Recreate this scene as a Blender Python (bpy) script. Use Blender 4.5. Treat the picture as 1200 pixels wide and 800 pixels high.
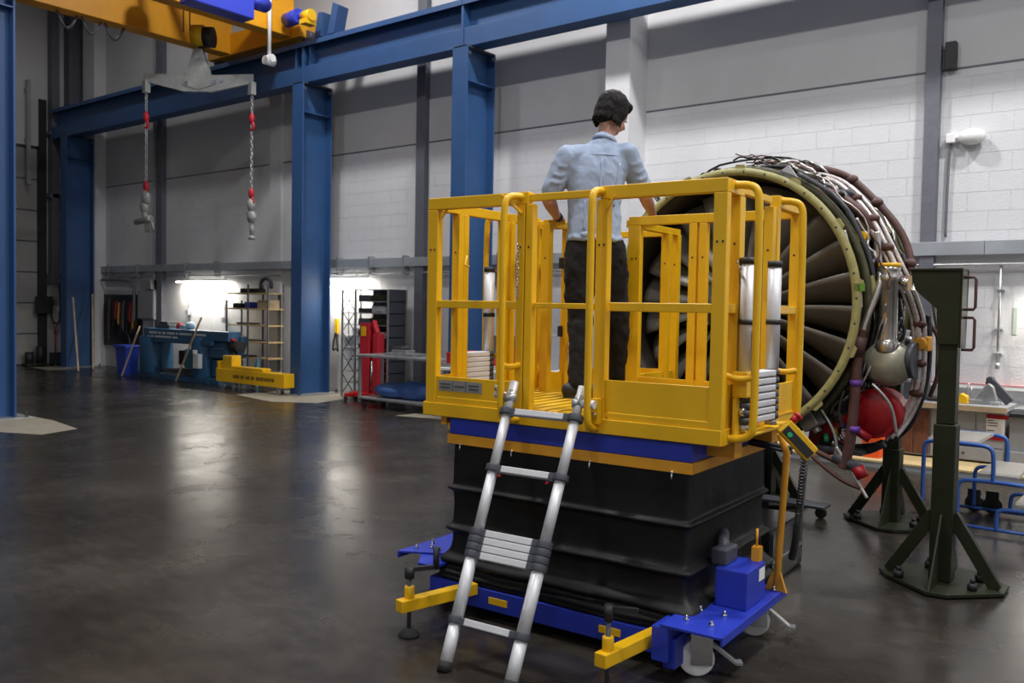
import bpy, bmesh, math, random
from math import sin, cos, pi, radians, sqrt
from mathutils import Vector, Matrix
for o in list(bpy.data.objects): bpy.data.objects.remove(o)
random.seed(7)
S = bpy.context.scene
COL = S.collection
# ------------------------------------------------------------------ camera
cd = bpy.data.cameras.new('camera'); cam = bpy.data.objects.new('camera', cd); COL.objects.link(cam)
cd.sensor_width = 36; cd.lens = 1030/1200*36; cd.clip_end = 200
yaw, pit, rol = radians(38.1), radians(2.2), radians(1.05)
fw = Vector((-sin(yaw)*cos(pit), cos(yaw)*cos(pit), -sin(pit)))
r0 = Vector((cos(yaw), sin(yaw), 0)); u0 = r0.cross(fw)
rt = r0*cos(rol)+u0*sin(rol); up = u0*cos(rol)-r0*sin(rol)
M = Matrix((rt, up, -fw)).transposed().to_4x4(); M.translation = Vector((0, 0, 1.7))
cam.matrix_world = M; S.camera = cam
cd.dof.use_dof = True; cd.dof.focus_distance = 5.3; cd.dof.aperture_fstop = 4.0
# ------------------------------------------------------------------ world, exposure
S.view_settings.view_transform = 'Standard'; S.view_settings.look = 'None'
S.view_settings.exposure = -0.35; S.view_settings.gamma = 1; S.view_settings.use_curve_mapping = False
w = bpy.data.worlds.new('world'); S.world = w; w.use_nodes = True
w.node_tree.nodes['Background'].inputs[0].default_value = (.55, .6, .7, 1)
w.node_tree.nodes['Background'].inputs[1].default_value = .3
# ceiling lamps: (x, y, watts); housings are built further down
HB = [(-18.5, 8.4, 42), (-11.5, 8.4, 260), (-10.5, 2.8, 140), (-5.5, 8.4, 480), (-5, 2.8, 330),
      (.5, 8.4, 520), (.5, 2.8, 360), (5, 5, 380), (-4, -5, 230), (2.5, -5, 230)]
HBZ = 9.0
for x, y, p in HB:
    l = bpy.data.lights.new('high_bay_light', 'AREA'); l.shape = 'DISK'; l.size = .55; l.energy = p
    l.color = (1, .985, .98)
    o = bpy.data.objects.new('high_bay_light', l); o.location = (x, y, HBZ-.03); COL.objects.link(o)

# ------------------------------------------------------------------ materials
def mat(name, col, rough=.5, metal=0, var=0, scale=8, bump=0, bscale=60, emit=None, est=1, spec=None, coat=0, rvar=0, stretch=None):
    m = bpy.data.materials.new(name); m.use_nodes = True; nt = m.node_tree; b = nt.nodes['Principled BSDF']
    b.inputs['Base Color'].default_value = (*col, 1); b.inputs['Roughness'].default_value = rough
    b.inputs['Metallic'].default_value = metal
    if spec is not None: b.inputs['Specular IOR Level'].default_value = spec
    if coat: b.inputs['Coat Weight'].default_value = coat; b.inputs['Coat Roughness'].default_value = .15
    tc = nt.nodes.new('ShaderNodeTexCoord')
    src = tc.outputs['Object']
    if stretch:
        mp = nt.nodes.new('ShaderNodeMapping'); mp.inputs['Scale'].default_value = stretch
        nt.links.new(src, mp.inputs[0]); src = mp.outputs[0]
    if var or rvar:
        n = nt.nodes.new('ShaderNodeTexNoise'); n.inputs['Scale'].default_value = scale; n.inputs['Detail'].default_value = 6
        n.inputs['Roughness'].default_value = .6
        nt.links.new(src, n.inputs['Vector'])
        if var:
            r = nt.nodes.new('ShaderNodeMix'); r.data_type = 'RGBA'
            cr = nt.nodes.new('ShaderNodeMapRange'); cr.inputs[1].default_value = .3; cr.inputs[2].default_value = .7
            nt.links.new(n.outputs[0], cr.inputs[0]); nt.links.new(cr.outputs[0], r.inputs[0])
            r.inputs[6].default_value = (*[c*(1-var) for c in col], 1); r.inputs[7].default_value = (*[min(1, c*(1+var)) for c in col], 1)
            nt.links.new(r.outputs[2], b.inputs['Base Color'])
        if rvar:
            c2 = nt.nodes.new('ShaderNodeMapRange'); c2.inputs[1].default_value = .3; c2.inputs[2].default_value = .7
            c2.inputs[3].default_value = max(.02, rough-rvar); c2.inputs[4].default_value = rough+rvar
            nt.links.new(n.outputs[0], c2.inputs[0]); nt.links.new(c2.outputs[0], b.inputs['Roughness'])
    if bump:
        n2 = nt.nodes.new('ShaderNodeTexNoise'); n2.inputs['Scale'].default_value = bscale; n2.inputs['Detail'].default_value = 4
        bp = nt.nodes.new('ShaderNodeBump'); bp.inputs['Strength'].default_value = bump; bp.inputs['Distance'].default_value = .01
        nt.links.new(src, n2.inputs['Vector'])
        nt.links.new(n2.outputs[0], bp.inputs['Height']); nt.links.new(bp.outputs[0], b.inputs['Normal'])
    if emit: b.inputs['Emission Color'].default_value = (*emit, 1); b.inputs['Emission Strength'].default_value = est
    return m
YEL = mat('yellow_paint', (.80, .46, .008), .38, var=.06, scale=3, bump=.05, bscale=25)
ORA = mat('amber_paint', (.72, .33, .02), .5, var=.08)
CRY = mat('crane_yellow', (.72, .32, .006), .5, var=.08, scale=2)
BLU = mat('column_blue', (.024, .080, .215), .5, var=.08, scale=3)
LBL = mat('lift_blue', (.018, .04, .42), .4, var=.1, scale=6)
HBL = mat('hoist_blue', (.03, .05, .45), .4)
TBL = mat('machine_blue', (.028, .105, .22), .45, var=.25, scale=6)
SBL = mat('steps_blue', (.04, .12, .42), .35)
WAL = mat('white_blockwork', (.635, .64, .66), .75, var=.025, scale=5, bump=.35, bscale=45)
WAU = mat('upper_wall', (.60, .60, .605), .8, var=.03, scale=2)
MOR = mat('mortar', (.60, .595, .60), .9)
DGR = mat('dark_grey_steel', (.13, .135, .165), .5, var=.1)
TRU = mat('galvanised_trunking', (.36, .39, .42), .45, .3, var=.12, scale=3)
GAL = mat('galvanised_steel', (.45, .46, .47), .42, .75, var=.2, scale=12)
ALU = mat('aluminium', (.66, .67, .70), .45, .25, var=.05, scale=12)
CHR = mat('chrome', (.72, .72, .74), .2, 1)
BLK = mat('black_plastic', (.018, .019, .022), .5)
DPL = mat('dark_grey_plastic', (.055, .06, .075), .5)
BEL = mat('black_coated_fabric', (.0075, .0075, .008), .5, spec=.28, var=.3, scale=5, bump=.35, bscale=14)
RUB = mat('rubber', (.02, .02, .02), .75)
OLI = mat('olive_drab_paint', (.015, .019, .008), .45, spec=.3, var=.25, scale=5)
FLG = mat('primer_green_flange', (.36, .33, .13), .5, var=.2, scale=14, bump=.1)
CAS = mat('fan_case_olive', (.075, .072, .035), .5, var=.4, scale=6, bump=.3, bscale=18)
DUC = mat('dark_duct_lining', (.022, .018, .012), .5, var=.3, scale=9)
BLD = mat('titanium_blade', (.165, .155, .135), .42, .3, var=.15, scale=4)
STE = mat('steel_pipe', (.60, .58, .55), .28, .9, var=.15, scale=8)
BRA = mat('braided_silver', (.62, .56, .55), .4, .5, var=.3, scale=40)
BRN = mat('brown_hose', (.095, .042, .035), .6, var=.3, scale=12)
HAR = mat('black_harness', (.015, .016, .022), .5, var=.5, scale=30)
POT = mat('valve_casting', (.38, .37, .29), .35, .3, var=.2, scale=6)
RED = mat('red_plastic', (.30, .006, .012), .45, var=.15, scale=5)
RCH = mat('red_paint', (.50, .015, .03), .45)
PUR = mat('purple_tape', (.16, .05, .38), .6)
ORG = mat('orange_plastic', (.85, .10, .01), .5)
GRN = mat('green_button', (.03, .45, .18), .4)
BRW = mat('brown_wood', (.15, .055, .028), .6, var=.4, scale=5, stretch=(6, 6, 1))
PLY = mat('plywood', (.58, .44, .22), .65, var=.15, scale=4, stretch=(1, 8, 1))
WOD = mat('pale_wood', (.42, .32, .20), .65, var=.2, scale=5)
CGR = mat('cabinet_grey', (.30, .31, .33), .5, var=.06)
WHT = mat('white_plastic', (.78, .78, .78), .5)
PAP = mat('paper', (.8, .8, .8), .8)
CON = mat('pale_concrete', (.30, .27, .21), .5, var=.15, scale=6)
PLT = mat('deck_tread', (.70, .41, .01), .5, var=.1)
SHI = mat('pale_blue_cotton', (.33, .41, .56), .85, var=.07, scale=5, bump=.25, bscale=14)
TRO = mat('black_cotton', (.0055, .0055, .0065), .95, var=.3, scale=10, bump=.3, bscale=18)
SKN = mat('skin', (.52, .28, .20), .5, var=.08, scale=12)
HAI = mat('dark_brown_hair', (.007, .0055, .005), .65, spec=.2, var=.5, scale=25, bump=.8, bscale=50, stretch=(1, 1, .25))
BAG = mat('blue_bag', (.04, .10, .30), .7, bump=.5, bscale=9)
RUL = mat('red_led', (.5, .01, .02), .4)
DOR = mat('door_panel', (.34, .335, .32), .55, var=.05)
ROO = mat('roof_deck', (.30, .30, .31), .8)
LMP = mat('lamp_emitter', (.9, .9, .9), .5, emit=(1, .93, .80), est=14)
HLP = mat('high_bay_emitter', (.9, .9, .9), .5, emit=(1, .96, .92), est=12)
LET = mat('pale_lettering', (.62, .66, .70), .6)
DLT = mat('dark_lettering', (.10, .05, .01), .6)
GLB = mat('label_grey', (.26, .26, .25), .45)
# polished floor
FLO = bpy.data.materials.new('polished_concrete'); FLO.use_nodes = True
nt = FLO.node_tree; b = nt.nodes['Principled BSDF']
tc = nt.nodes.new('ShaderNodeTexCoord')
def noise(sc, det, scale=(1, 1, 1)):
    mp = nt.nodes.new('ShaderNodeMapping'); mp.inputs['Scale'].default_value = scale
    nt.links.new(tc.outputs['Object'], mp.inputs[0])
    n = nt.nodes.new('ShaderNodeTexNoise'); n.inputs['Scale'].default_value = sc; n.inputs['Detail'].default_value = det
    n.inputs['Roughness'].default_value = .62
    nt.links.new(mp.outputs[0], n.inputs['Vector']); return n.outputs[0]
def ramp(src, stops):
    r = nt.nodes.new('ShaderNodeValToRGB'); nt.links.new(src, r.inputs[0])
    e = r.color_ramp.elements
    e[0].position, e[0].color = stops[0]; e[1].position, e[1].color = stops[-1]
    for p, c in stops[1:-1]:
        k = e.new(p); k.color = c
    return r.outputs[0]
ca = ramp(noise(.55, 8), [(.32, (.020, .017, .014, 1)), (.5, (.032, .028, .023, 1)), (.68, (.056, .050, .042, 1))])
cb = ramp(noise(6, 10, (1, 2.2, 1)), [(.3, (.72, .72, .72, 1)), (.7, (1.25, 1.22, 1.2, 1))])
mx = nt.nodes.new('ShaderNodeMix'); mx.data_type = 'RGBA'; mx.blend_type = 'MULTIPLY'; mx.inputs[0].default_value = 1
nt.links.new(ca, mx.inputs[6]); nt.links.new(cb, mx.inputs[7]); nt.links.new(mx.outputs[2], b.inputs['Base Color'])
rr = nt.nodes.new('ShaderNodeMapRange'); rr.inputs[1].default_value = .3; rr.inputs[2].default_value = .7
rr.inputs[3].default_value = .17; rr.inputs[4].default_value = .33
nt.links.new(noise(1.6, 7), rr.inputs[0]); nt.links.new(rr.outputs[0], b.inputs['Roughness'])
bp = nt.nodes.new('ShaderNodeBump'); bp.inputs['Strength'].default_value = .05; bp.inputs['Distance'].default_value = .01
nt.links.new(noise(1.6, 2), bp.inputs['Height']); nt.links.new(bp.outputs[0], b.inputs['Normal'])

# ------------------------------------------------------------------ mesh builder
def frame(d):
    d = d.normalized(); a = Vector((0, 0, 1)) if abs(d.z) < .9 else Vector((1, 0, 0))
    x = d.cross(a).normalized(); return x, d.cross(x).normalized()
class MB:
    def __init__(s): s.v = []; s.f = []; s.sm = []
    def add(s, vs, fs, smooth=False):
        n = len(s.v); s.v += [tuple(v) for v in vs]; s.f += [tuple(i+n for i in f) for f in fs]; s.sm += [smooth]*len(fs); return s
    def box(s, x0, y0, z0, x1, y1, z1):
        x0, x1 = min(x0, x1), max(x0, x1); y0, y1 = min(y0, y1), max(y0, y1); z0, z1 = min(z0, z1), max(z0, z1)
        return s.add([(x, y, z) for z in (z0, z1) for x, y in ((x0, y0), (x1, y0), (x1, y1), (x0, y1))],
            [(3, 2, 1, 0), (4, 5, 6, 7), (0, 1, 5, 4), (1, 2, 6, 5), (2, 3, 7, 6), (3, 0, 4, 7)])
    def bar(s, p0, p1, w, h, upv=(0, 0, 1)):
        p0, p1 = Vector(p0), Vector(p1); d = (p1-p0).normalized(); u = Vector(upv)
        if abs(d.dot(u)) > .98: u = Vector((0, 1, 0))
        x = d.cross(u).normalized(); y = x.cross(d).normalized()
        vs = [p+x*(w/2*a)+y*(h/2*c) for p in (p0, p1) for a, c in ((-1, -1), (1, -1), (1, 1), (-1, 1))]
        return s.add(vs, [(3, 2, 1, 0), (4, 5, 6, 7), (0, 1, 5, 4), (1, 2, 6, 5), (2, 3, 7, 6), (3, 0, 4, 7)])
    def cyl(s, p0, p1, r, r1=None, n=16, cap=True):
        p0, p1 = Vector(p0), Vector(p1); r1 = r if r1 is None else r1; x, y = frame(p1-p0)
        vs = [p+x*(q*cos(2*pi*i/n))+y*(q*sin(2*pi*i/n)) for p, q in ((p0, r), (p1, r1)) for i in range(n)]
        s.add(vs, [(i, (i+1) % n, n+(i+1) % n, n+i) for i in range(n)], True)
        if cap: s.add(vs, [tuple(reversed(range(n))), tuple(range(n, 2*n))])
        return s
    def tube(s, pts, r, n=10, closed=False, smooth_iter=0):
        P = [Vector(p) for p in pts]
        for _ in range(smooth_iter):
            Q = [P[0]]
            for a, c in zip(P, P[1:]): Q += [a.lerp(c, .25), a.lerp(c, .75)]
            Q.append(P[-1]); P = Q
            if isinstance(r, (list, tuple)): r = [r[0]]+[a*t_+c*(1-t_) for a, c in zip(r, r[1:]) for t_ in (.75, .25)]+[r[-1]]
        m = len(P); rad = r if isinstance(r, (list, tuple)) else None
        rings = []; xp = None
        for i, p in enumerate(P):
            d = (P[(i+1) % m]-P[i-1]) if closed else (P[min(i+1, m-1)]-P[max(i-1, 0)])
            d.normalize()
            if xp is None: x, _ = frame(d)
            else:
                x = xp-d*xp.dot(d)
                x = x.normalized() if x.length > 1e-6 else frame(d)[0]
            xp = x; y = d.cross(x); q = rad[i] if rad else r
            rings.append([p+x*(q*cos(2*pi*k/n))+y*(q*sin(2*pi*k/n)) for k in range(n)])
        vs = [v for g in rings for v in g]; fs = []
        for i in range(m if closed else m-1):
            a, c = i*n, ((i+1) % m)*n
            fs += [(a+k, a+(k+1) % n, c+(k+1) % n, c+k) for k in range(n)]
        s.add(vs, fs, True)
        if not closed: s.add(vs, [tuple(reversed(range(n))), tuple(range((m-1)*n, m*n))])
        return s
    def prism(s, poly, axis, a, c):
        def P(u, v, t): return {'x': (t, u, v), 'y': (u, t, v), 'z': (u, v, t)}[axis]
        n = len(poly); vs = [P(u, v, a) for u, v in poly]+[P(u, v, c) for u, v in poly]
        return s.add(vs, [tuple(reversed(range(n))), tuple(range(n, 2*n))]+[(i, (i+1) % n, n+(i+1) % n, n+i) for i in range(n)])
    def lathe(s, prof, c=(0, 0, 0), axis='z', n=24, closed=False):
        vs = []; m = len(prof)
        for r, h in prof:
            for i in range(n):
                t = 2*pi*i/n; a, bb = r*cos(t), r*sin(t)
                q = {'z': (a, bb, h), 'y': (a, h, bb), 'x': (h, a, bb)}[axis]
                vs.append((c[0]+q[0], c[1]+q[1], c[2]+q[2]))
        fs = [(j*n+i, j*n+(i+1) % n, (j+1) % m*n+(i+1) % n, (j+1) % m*n+i) for j in range(m if closed else m-1) for i in range(n)]
        return s.add(vs, fs, True)
    def ell(s, c, r, n=16, rot=None):
        vs = []; fs = []; m = n//2; c = Vector(c)
        r = (r, r, r) if not isinstance(r, (tuple, list)) else r
        for j in range(m+1):
            for i in range(n):
                t = pi*j/m; p = 2*pi*i/n
                q = Vector((r[0]*sin(t)*cos(p), r[1]*sin(t)*sin(p), r[2]*cos(t)))
                if rot: q = rot @ q
                vs.append(c+q)
        fs = [(j*n+i, (j+1)*n+i, (j+1)*n+(i+1) % n, j*n+(i+1) % n) for j in range(m) for i in range(n)]
        return s.add(vs, fs, True)
    def mesh(s, name, m):
        me = bpy.data.meshes.new(name); me.from_pydata(s.v, [], s.f); me.polygons.foreach_set('use_smooth', s.sm)
        me.materials.append(m)
        bm = bmesh.new(); bm.from_mesh(me); bmesh.ops.remove_doubles(bm, verts=bm.verts, dist=1e-5)
        bmesh.ops.recalc_face_normals(bm, faces=bm.faces); bm.to_mesh(me); bm.free(); return me
    def build(s, name, m, parent=None, bevel=0, label=None):
        o = bpy.data.objects.new(name, s.mesh(name, m)); COL.objects.link(o)
        if parent: o.parent = parent
        if bevel:
            q = o.modifiers.new('bevel', 'BEVEL'); q.width = bevel; q.segments = 2; q.limit_method = 'ANGLE'; q.angle_limit = radians(50)
        if label: o['label'] = label
        return o
def tag(o, label, cat, group=None, kind=None):
    o['label'] = label; o['category'] = cat
    if group: o['group'] = group
    if kind: o['kind'] = kind
    return o
def thing(name, label, cat, loc=(0, 0, 0), rz=0, group=None):
    o = bpy.data.objects.new(name, None); COL.objects.link(o); o.empty_display_size = .1
    o.location = loc; o.rotation_euler = (0, 0, rz); return tag(o, label, cat, group)
def struct(name, mb, m, **k):
    o = mb.build(name, m, **k); o['kind'] = 'structure'; return o
def inst(src, parent=None, loc=None, rot=None):
    c = src.copy(); COL.objects.link(c)
    if parent: c.parent = parent
    if loc is not None: c.location = loc
    if rot is not None: c.rotation_euler = rot
    return c
def copy_tree(o, parent=None):
    c = o.copy(); COL.objects.link(c)
    if parent: c.parent = parent
    for ch in list(o.children): copy_tree(ch, c)
    return c

# ------------------------------------------------------------------ room shell
WY = 11.45; XL = -23.6; XR = 7; YF = -9; ZC = 10
struct('floor', MB().box(XL-.3, YF-.3, -.2, XR+.3, WY+.3, 0), FLO)
struct('ceiling', MB().box(XL-.3, YF-.3, ZC, XR+.3, WY+.3, ZC+.2), ROO)
wb = struct('wall_back', MB().box(XL, WY+.0015, 0, XR, WY+.25, ZC), MOR)
struct('wall_right', MB().box(XR, YF, 0, XR+.2, WY+.25, ZC), WAU)
struct('wall_front', MB().box(XL, YF-.2, 0, XR, YF, ZC), WAU)
wl = struct('wall_left', MB().box(XL-.25, 10.4, 0, XL, WY+.01, ZC).box(XL-.25, YF, 5.6, XL, 10.4, ZC).box(XL-.25, YF, 0, XL, 4.6, 5.6), WAU)
# blockwork of the back wall: nearest 300 blocks singly, the rest joined
BW, BH, J = .45, .225, .004
MZ = 4.61
def block_mesh(w_):
    m = MB(); a, h, d, e = w_/2-J/2, BH/2-J/2, .006, .004
    m.add([(-a, 0, -h), (a, 0, -h), (a, 0, h), (-a, 0, h), (-a, .0145, -h), (a, .0145, -h), (a, .0145, h), (-a, .0145, h)],
        [(0, 1, 2, 3), (0, 4, 5, 1), (1, 5, 6, 2), (2, 6, 7, 3), (3, 7, 4, 0), (7, 6, 5, 4)])
    return m
cells = []
rows = int(MZ/BH)
for r in range(rows+1):
    z = r*BH+BH/2; h = BH
    if r == rows:
        if MZ-r*BH < .05: continue
    x = XL+(0 if r % 2 else BW/2)
    while x+BW/2 <= XR-.01:
        if x-BW/2 >= XL-1e-6 and z+BH/2 <= MZ-.005: cells.append((x, z))
        x += BW
vis = sorted([c for c in cells if -6.4 < c[0] < -.9 and c[1] > .5], key=lambda c: -c[0])[:300]
visset = set(vis)
bme = block_mesh(BW).mesh('block', WAL)
for i, (x, z) in enumerate(vis):
    o = bpy.data.objects.new('block', bme); COL.objects.link(o); o.parent = wb; o.location = (x, WY-.002, z)
rest = MB()
for x, z in cells:
    if (x, z) in visset: continue
    t = block_mesh(BW); rest.add([(a+x, c+WY-.002, d+z) for a, c, d in t.v], t.f)
for r in range(1, rows, 2):  # half blocks at the left end
    pass
ro = rest.build('blockwork', WAL, wb); ro['kind'] = 'stuff'
up_ = MB().box(XL, WY-.004, MZ+.012, XR, WY+.001, ZC); MB().box(XL, WY-.002, rows*BH+.002, XR, WY+.001, MZ-.016).build('capping_course', WAL, wb)
up_; up_.build('upper_wall_panel', WAU, wb)
# dark movement joint sealant
MB().box(XL, WY-.001, MZ-.016, XR, WY+.001, MZ+.012).build('movement_joint', DGR, wb)
# pilasters
for i, (x0, x1) in enumerate(((-6.95, -6.55), (-15.47, -15.07), (-23.0, -22.4), (1.55, 1.95))):
    struct('trim_%d' % (i+1), MB().box(x0, WY-(.5, .055, .3, .5)[i], 0, x1, WY+.01, ZC), WAL, bevel=.004)
# dark vertical posts on the wall
for i, (x0, x1, m_) in enumerate(((-11.14, -10.93, DGR), (-2.70, -2.54, DGR), (-19.74, -19.52, DGR), (-19.92, -19.85, TRU))):
    struct('trim_%d' % (i+5), MB().box(x0, WY-.12, 0, x1, WY-.003, ZC), m_, bevel=.004)
# roller door in the left wall with its panels
d1 = struct('door_1', MB().box(XL-.2, 4.6, 0, XL-.14, 10.4, 5.6), DGR)
for k in range(7):
    MB().box(XL-.14, 4.62, .03+k*.79, XL-.09, 10.38, .79+k*.79).build('panel', DOR, d1, bevel=.006)
struct('trim_9', MB().box(XL-.1, 10.3, 0, XL+.06, 10.48, 6.8).box(XL-.1, 4.5, 0, XL+.06, 4.66, 6.8), BLK)
struct('trim_10', MB().box(XL+.002, 10.94, 0, XL+.3, 11.35, ZC), DGR)

# cable tray and conduit along the wall
t = thing('cable_trunking', 'long grey galvanised trunking running along the white block wall', 'trunking', (-8, WY, 2.41))
xs = [-22.9, -19.1, -16.1, -13.1, -10.1, -7.1, -4.1, -2.0, .5, 3.5]
for a, c in zip(xs, xs[1:]):
    if a < -15.5 < c: pass
    MB().box(a+8+.003, -.14, 0, c+8-.003, -.06, .16).build('trunking_length', TRU, t, bevel=.003)
br = MB().box(-.02, -.15, -.06, .02, -.003, .20).build('bracket', GAL, t)
br.location = (-14.0, 0, 0)
for x in (-20.6, -18.5, -17.3, -14.2, -13.2, -12.3, -11.4, -9.2, -8.3, -5.6, -3.3, -1.4, 1): inst(br, t, (x+8, 0, 0))
t = thing('wall_conduit', 'thin galvanised conduit pipe running just below the grey trunking', 'pipe', (-8, WY, 2.3))
MB().cyl((-14.9, -.1, 0), (12, -.1, 0), .016, n=8).build('pipe', GAL, t)
cl = MB().box(-.03, -.13, -.03, .03, -.003, .03).build('clip', GAL, t); cl.location = (-13, 0, 0)
for x in (-20.6, -18.5, -17.3, -14.2, -13.2, -12.3, -11.4, -9.2, -8.3, -5.6, -3.3, -1.4): inst(cl, t, (x+8, 0, 0))
t = thing('conduit_drop', 'thin vertical conduit with clips dropping down the wall at right', 'pipe', (-1.83, WY, 0))
MB().cyl((0, -.08, 2.3), (0, -.08, 1.17), .016, n=8).cyl((0, -.08, 1.17), (0, -.08, 1.1), .022, n=8).build('pipe', GAL, t)
for z in (2.0, 1.55, 1.27): MB().box(-.04, -.1, z-.012, .04, -.003, z+.012).build('clip', GAL, t)
for i, (x, z0) in enumerate(((-17.05, 1.35), (-18.5, 1.5), (-14.05, 1.2), (-12.75, 1.25), (-13.0, 1.3))):
    lab = ['conduit with grey socket box above the blue machine, on the lit wall', 'thin conduit with a small socket box left of the lit machine wall', 'thin conduit and socket box on the pilaster wall left of the blue column',
           'thin conduit and switch box left of the wire-sided rack', 'thin conduit ending in a tap box right beside the blue column'][i]
    if i == 4: continue
    t = thing('conduit_drop', lab, 'pipe', (x, WY, 0))
    MB().cyl((0, -.04, 2.28), (0, -.04, z0), .012, n=8).build('pipe', GAL, t)
    MB().box(-.06, -.09, z0-.1, .06, -.01, z0+.02).build('socket_box', TRU, t, bevel=.006)
# bent pipe near the left
t = thing('bent_pipe', 'dark bent pipe dropping from the conduit beside the fuse box', 'pipe', (-20.9, WY, 0))
MB().tube([(-1.4, -.15, 2.22), (-.2, -.15, 2.22), (.1, -.15, 2.15), (.2, -.15, 1.9), (.2, -.15, 1.2)], .035, smooth_iter=2).build('pipe', DGR, t)
# emergency lamp with cable
t = thing('bulkhead_lamp', 'white bulkhead lamp on bracket high on the wall right of the grey post', 'lamp', (-2.3, WY, 3.78))
MB().box(-.16, -.1, -.05, -.06, -.003, .06).cyl((-.08, -.06, 0), (.02, -.06, .03), .03).build('bracket', WHT, t, bevel=.01)
MB().ell((.12, -.1, 0), (.15, .09, .095), 20).build('lamp_body', WHT, t)
MB().tube([(-.11, -.05, -.05), (-.13, -.04, -.25), (-.135, -.04, -1.15)], .014, smooth_iter=2).build('cable', DGR, t)
t = thing('junction_box', 'small dark junction box fixed to the grey wall post up high', 'box', (-2.44, WY, 4.75))
MB().box(-.06, -.12, -.16, .06, -.003, .16).build('box_body', BLK, t, bevel=.005)
# wall batten lamps (lit)
def batten(x0, x1, z, label, watts, y=WY-.14):
    t = thing('batten_lamp', label, 'lamp', ((x0+x1)/2, y, z), group=None); h = (x1-x0)/2
    MB().box(-h, -.12, .0, h, .0, .035).build('housing', WHT, t)
    MB().box(-h+.02, -.11, -.03, h-.02, -.01, .0).build('diffuser', LMP, t)
    MB().box(-h+.1, -.02, .03, -h+.14, .14, .05).box(h-.14, -.02, .03, h-.1, .14, .05).build('arm', GAL, t)
    l = bpy.data.lights.new('batten_light', 'AREA'); l.shape = 'RECTANGLE'; l.size = x1-x0-.1; l.size_y = .1; l.energy = watts; l.color = (1, .93, .80)
    o = bpy.data.objects.new('batten_light', l); COL.objects.link(o); o.parent = t; o.location = (0, -.06, -.045); o.rotation_euler = (radians(16), 0, 0)
batten(-18.7, -16.8, 2.17, 'lit batten lamp on the wall above the blue machine', 75)
batten(-13.7, -12.35, 2.2, 'lit batten lamp on the wall between blue column and wire rack', 50)
batten(-1.5, .2, 1.98, 'lit batten lamp at the far right above the bench', 38)
# high bays (real lamps above the frame)
hp = None
for i, (x, y, p) in enumerate(HB):
    if hp is None:
        hp = thing('high_bay_lamp', 'round high bay lamp hanging under the roof', 'lamp', (x, y, HBZ), group='high bay lamps under the roof')
        MB().lathe([(.30, .0), (.30, .04), (.16, .25), (.07, .27)], n=20).cyl((0, 0, .26), (0, 0, ZC-HBZ), .012, n=6).build('housing', DGR, hp)
        MB().cyl((0, 0, 0), (0, 0, .01), .28, n=20).build('diffuser', HLP, hp)
    else:
        c = copy_tree(hp); c.location = (x, y, HBZ)

# ------------------------------------------------------------------ crane runway: columns and beams
def isec(m, x0, y0, x1, y1, z0, z1, tf=.03, tw=.02):   # column, flanges facing -y/+y
    m.box(x0, y0, z0, x1, y0+tf, z1).box(x0, y1-tf, z0, x1, y1, z1).box((x0+x1)/2-tw/2, y0+tf, z0, (x0+x1)/2+tw/2, y1-tf, z1)
CT = 5.76
def column(x, y, label, top=CT, flip=False):
    t = thing('steel_column', label, 'column', (x, y, 0))
    m = MB(); isec(m, -.155, 0, .155, .69, .02, top); m.build('shaft', BLU, t, bevel=.004)
    m = MB()
    m.box(.01, .03, top-.55, .155, .66, top-.53)
    m.build('stiffener', BLU, t)
    MB().box(-.3, -.16, .0042, .3, .85, .02).build('base_plate', GAL, t, bevel=.003)
    bo = MB().cyl((0, 0, .02), (0, 0, .05), .028, n=6).cyl((0, 0, .05), (0, 0, .09), .013, n=8).build('anchor_bolt', DPL, t)
    bo.location = (-.24, -.1, 0)
    for q in ((.24, -.1, 0), (-.24, .79, 0), (.24, .79, 0)): inst(bo, t, q)
    MB().box(-.14, .0, top-.02, .14, .69, top+.005).cyl((.13, .05, top-.12), (.17, .05, top-.12), .03, n=10).cyl((.1, .62, top-.1), (.17, .62, top-.1), .03, n=10).build('cap_plate', DPL, t)
    return t
column(-22.35, 10.35, 'tall blue steel column at the far left corner, behind the leaning poles')
column(-13.22, 10.35, 'tall blue steel column between the yellow cart and the wire rack')
column(-9.25, 10.35, 'tall blue steel column seen behind the yellow lift railings')
column(-13.36, 4.77, 'nearest blue steel column, cut off by the left edge of the picture', top=6.3)
def runway(y, x0, x1, z0, z1, label, joints):
    t = thing('crane_runway_beam', label, 'beam', (0, y, 0))
    xs = [x0]+joints+[x1]
    for a, c in zip(xs, xs[1:]):
        m = MB(); m.box(a+.004, -.16, z0, c-.004, .16, z0+.035).box(a+.004, -.19, z1-.05, c-.004, .19, z1-.01).box(a+.004, -.012, z0+.035, c-.004, .012, z1-.05)
        m.box(a+.004, -.155, z0+.035, c-.004, -.14, z0+.30)
        m.box(a+.004, -.19, z1-.10, c-.004, -.175, z1-.05)
        m.build('beam_section', BLU, t, bevel=.004)
    MB().box(x0, -.035, z1-.01, x1, .035, z1+.04).build('rail', mat('rail_blue', (.05, .16, .62), .35), t)
    m = MB()
    for j in joints: m.box(j-.02, -.17, z0, j+.02, .17, z1-.06)
    m.build('splice_plate', BLU, t)
    cp = MB().box(-.05, -.09, 0, .05, -.03, .03).build('rail_clip', DPL, t); cp.location = (x0+.5, 0, z1-.01)
    k = 1
    x = x0+1.5
    while x < -5:
        inst(cp, t, (x, 0, z1-.01)); x += 1.0
    return t
rb = runway(10.62, -23.25, XR-.1, 5.77, 6.52, 'long blue crane runway beam carried on the columns along the back wall', [-13.22, -9.3, -1.0])
for x in (-13.45, -13.05):
    MB().box(x-.01, -.15, 5.8, x+.01, -.01, 6.45).build('stiffener', BLU, rb)
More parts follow.
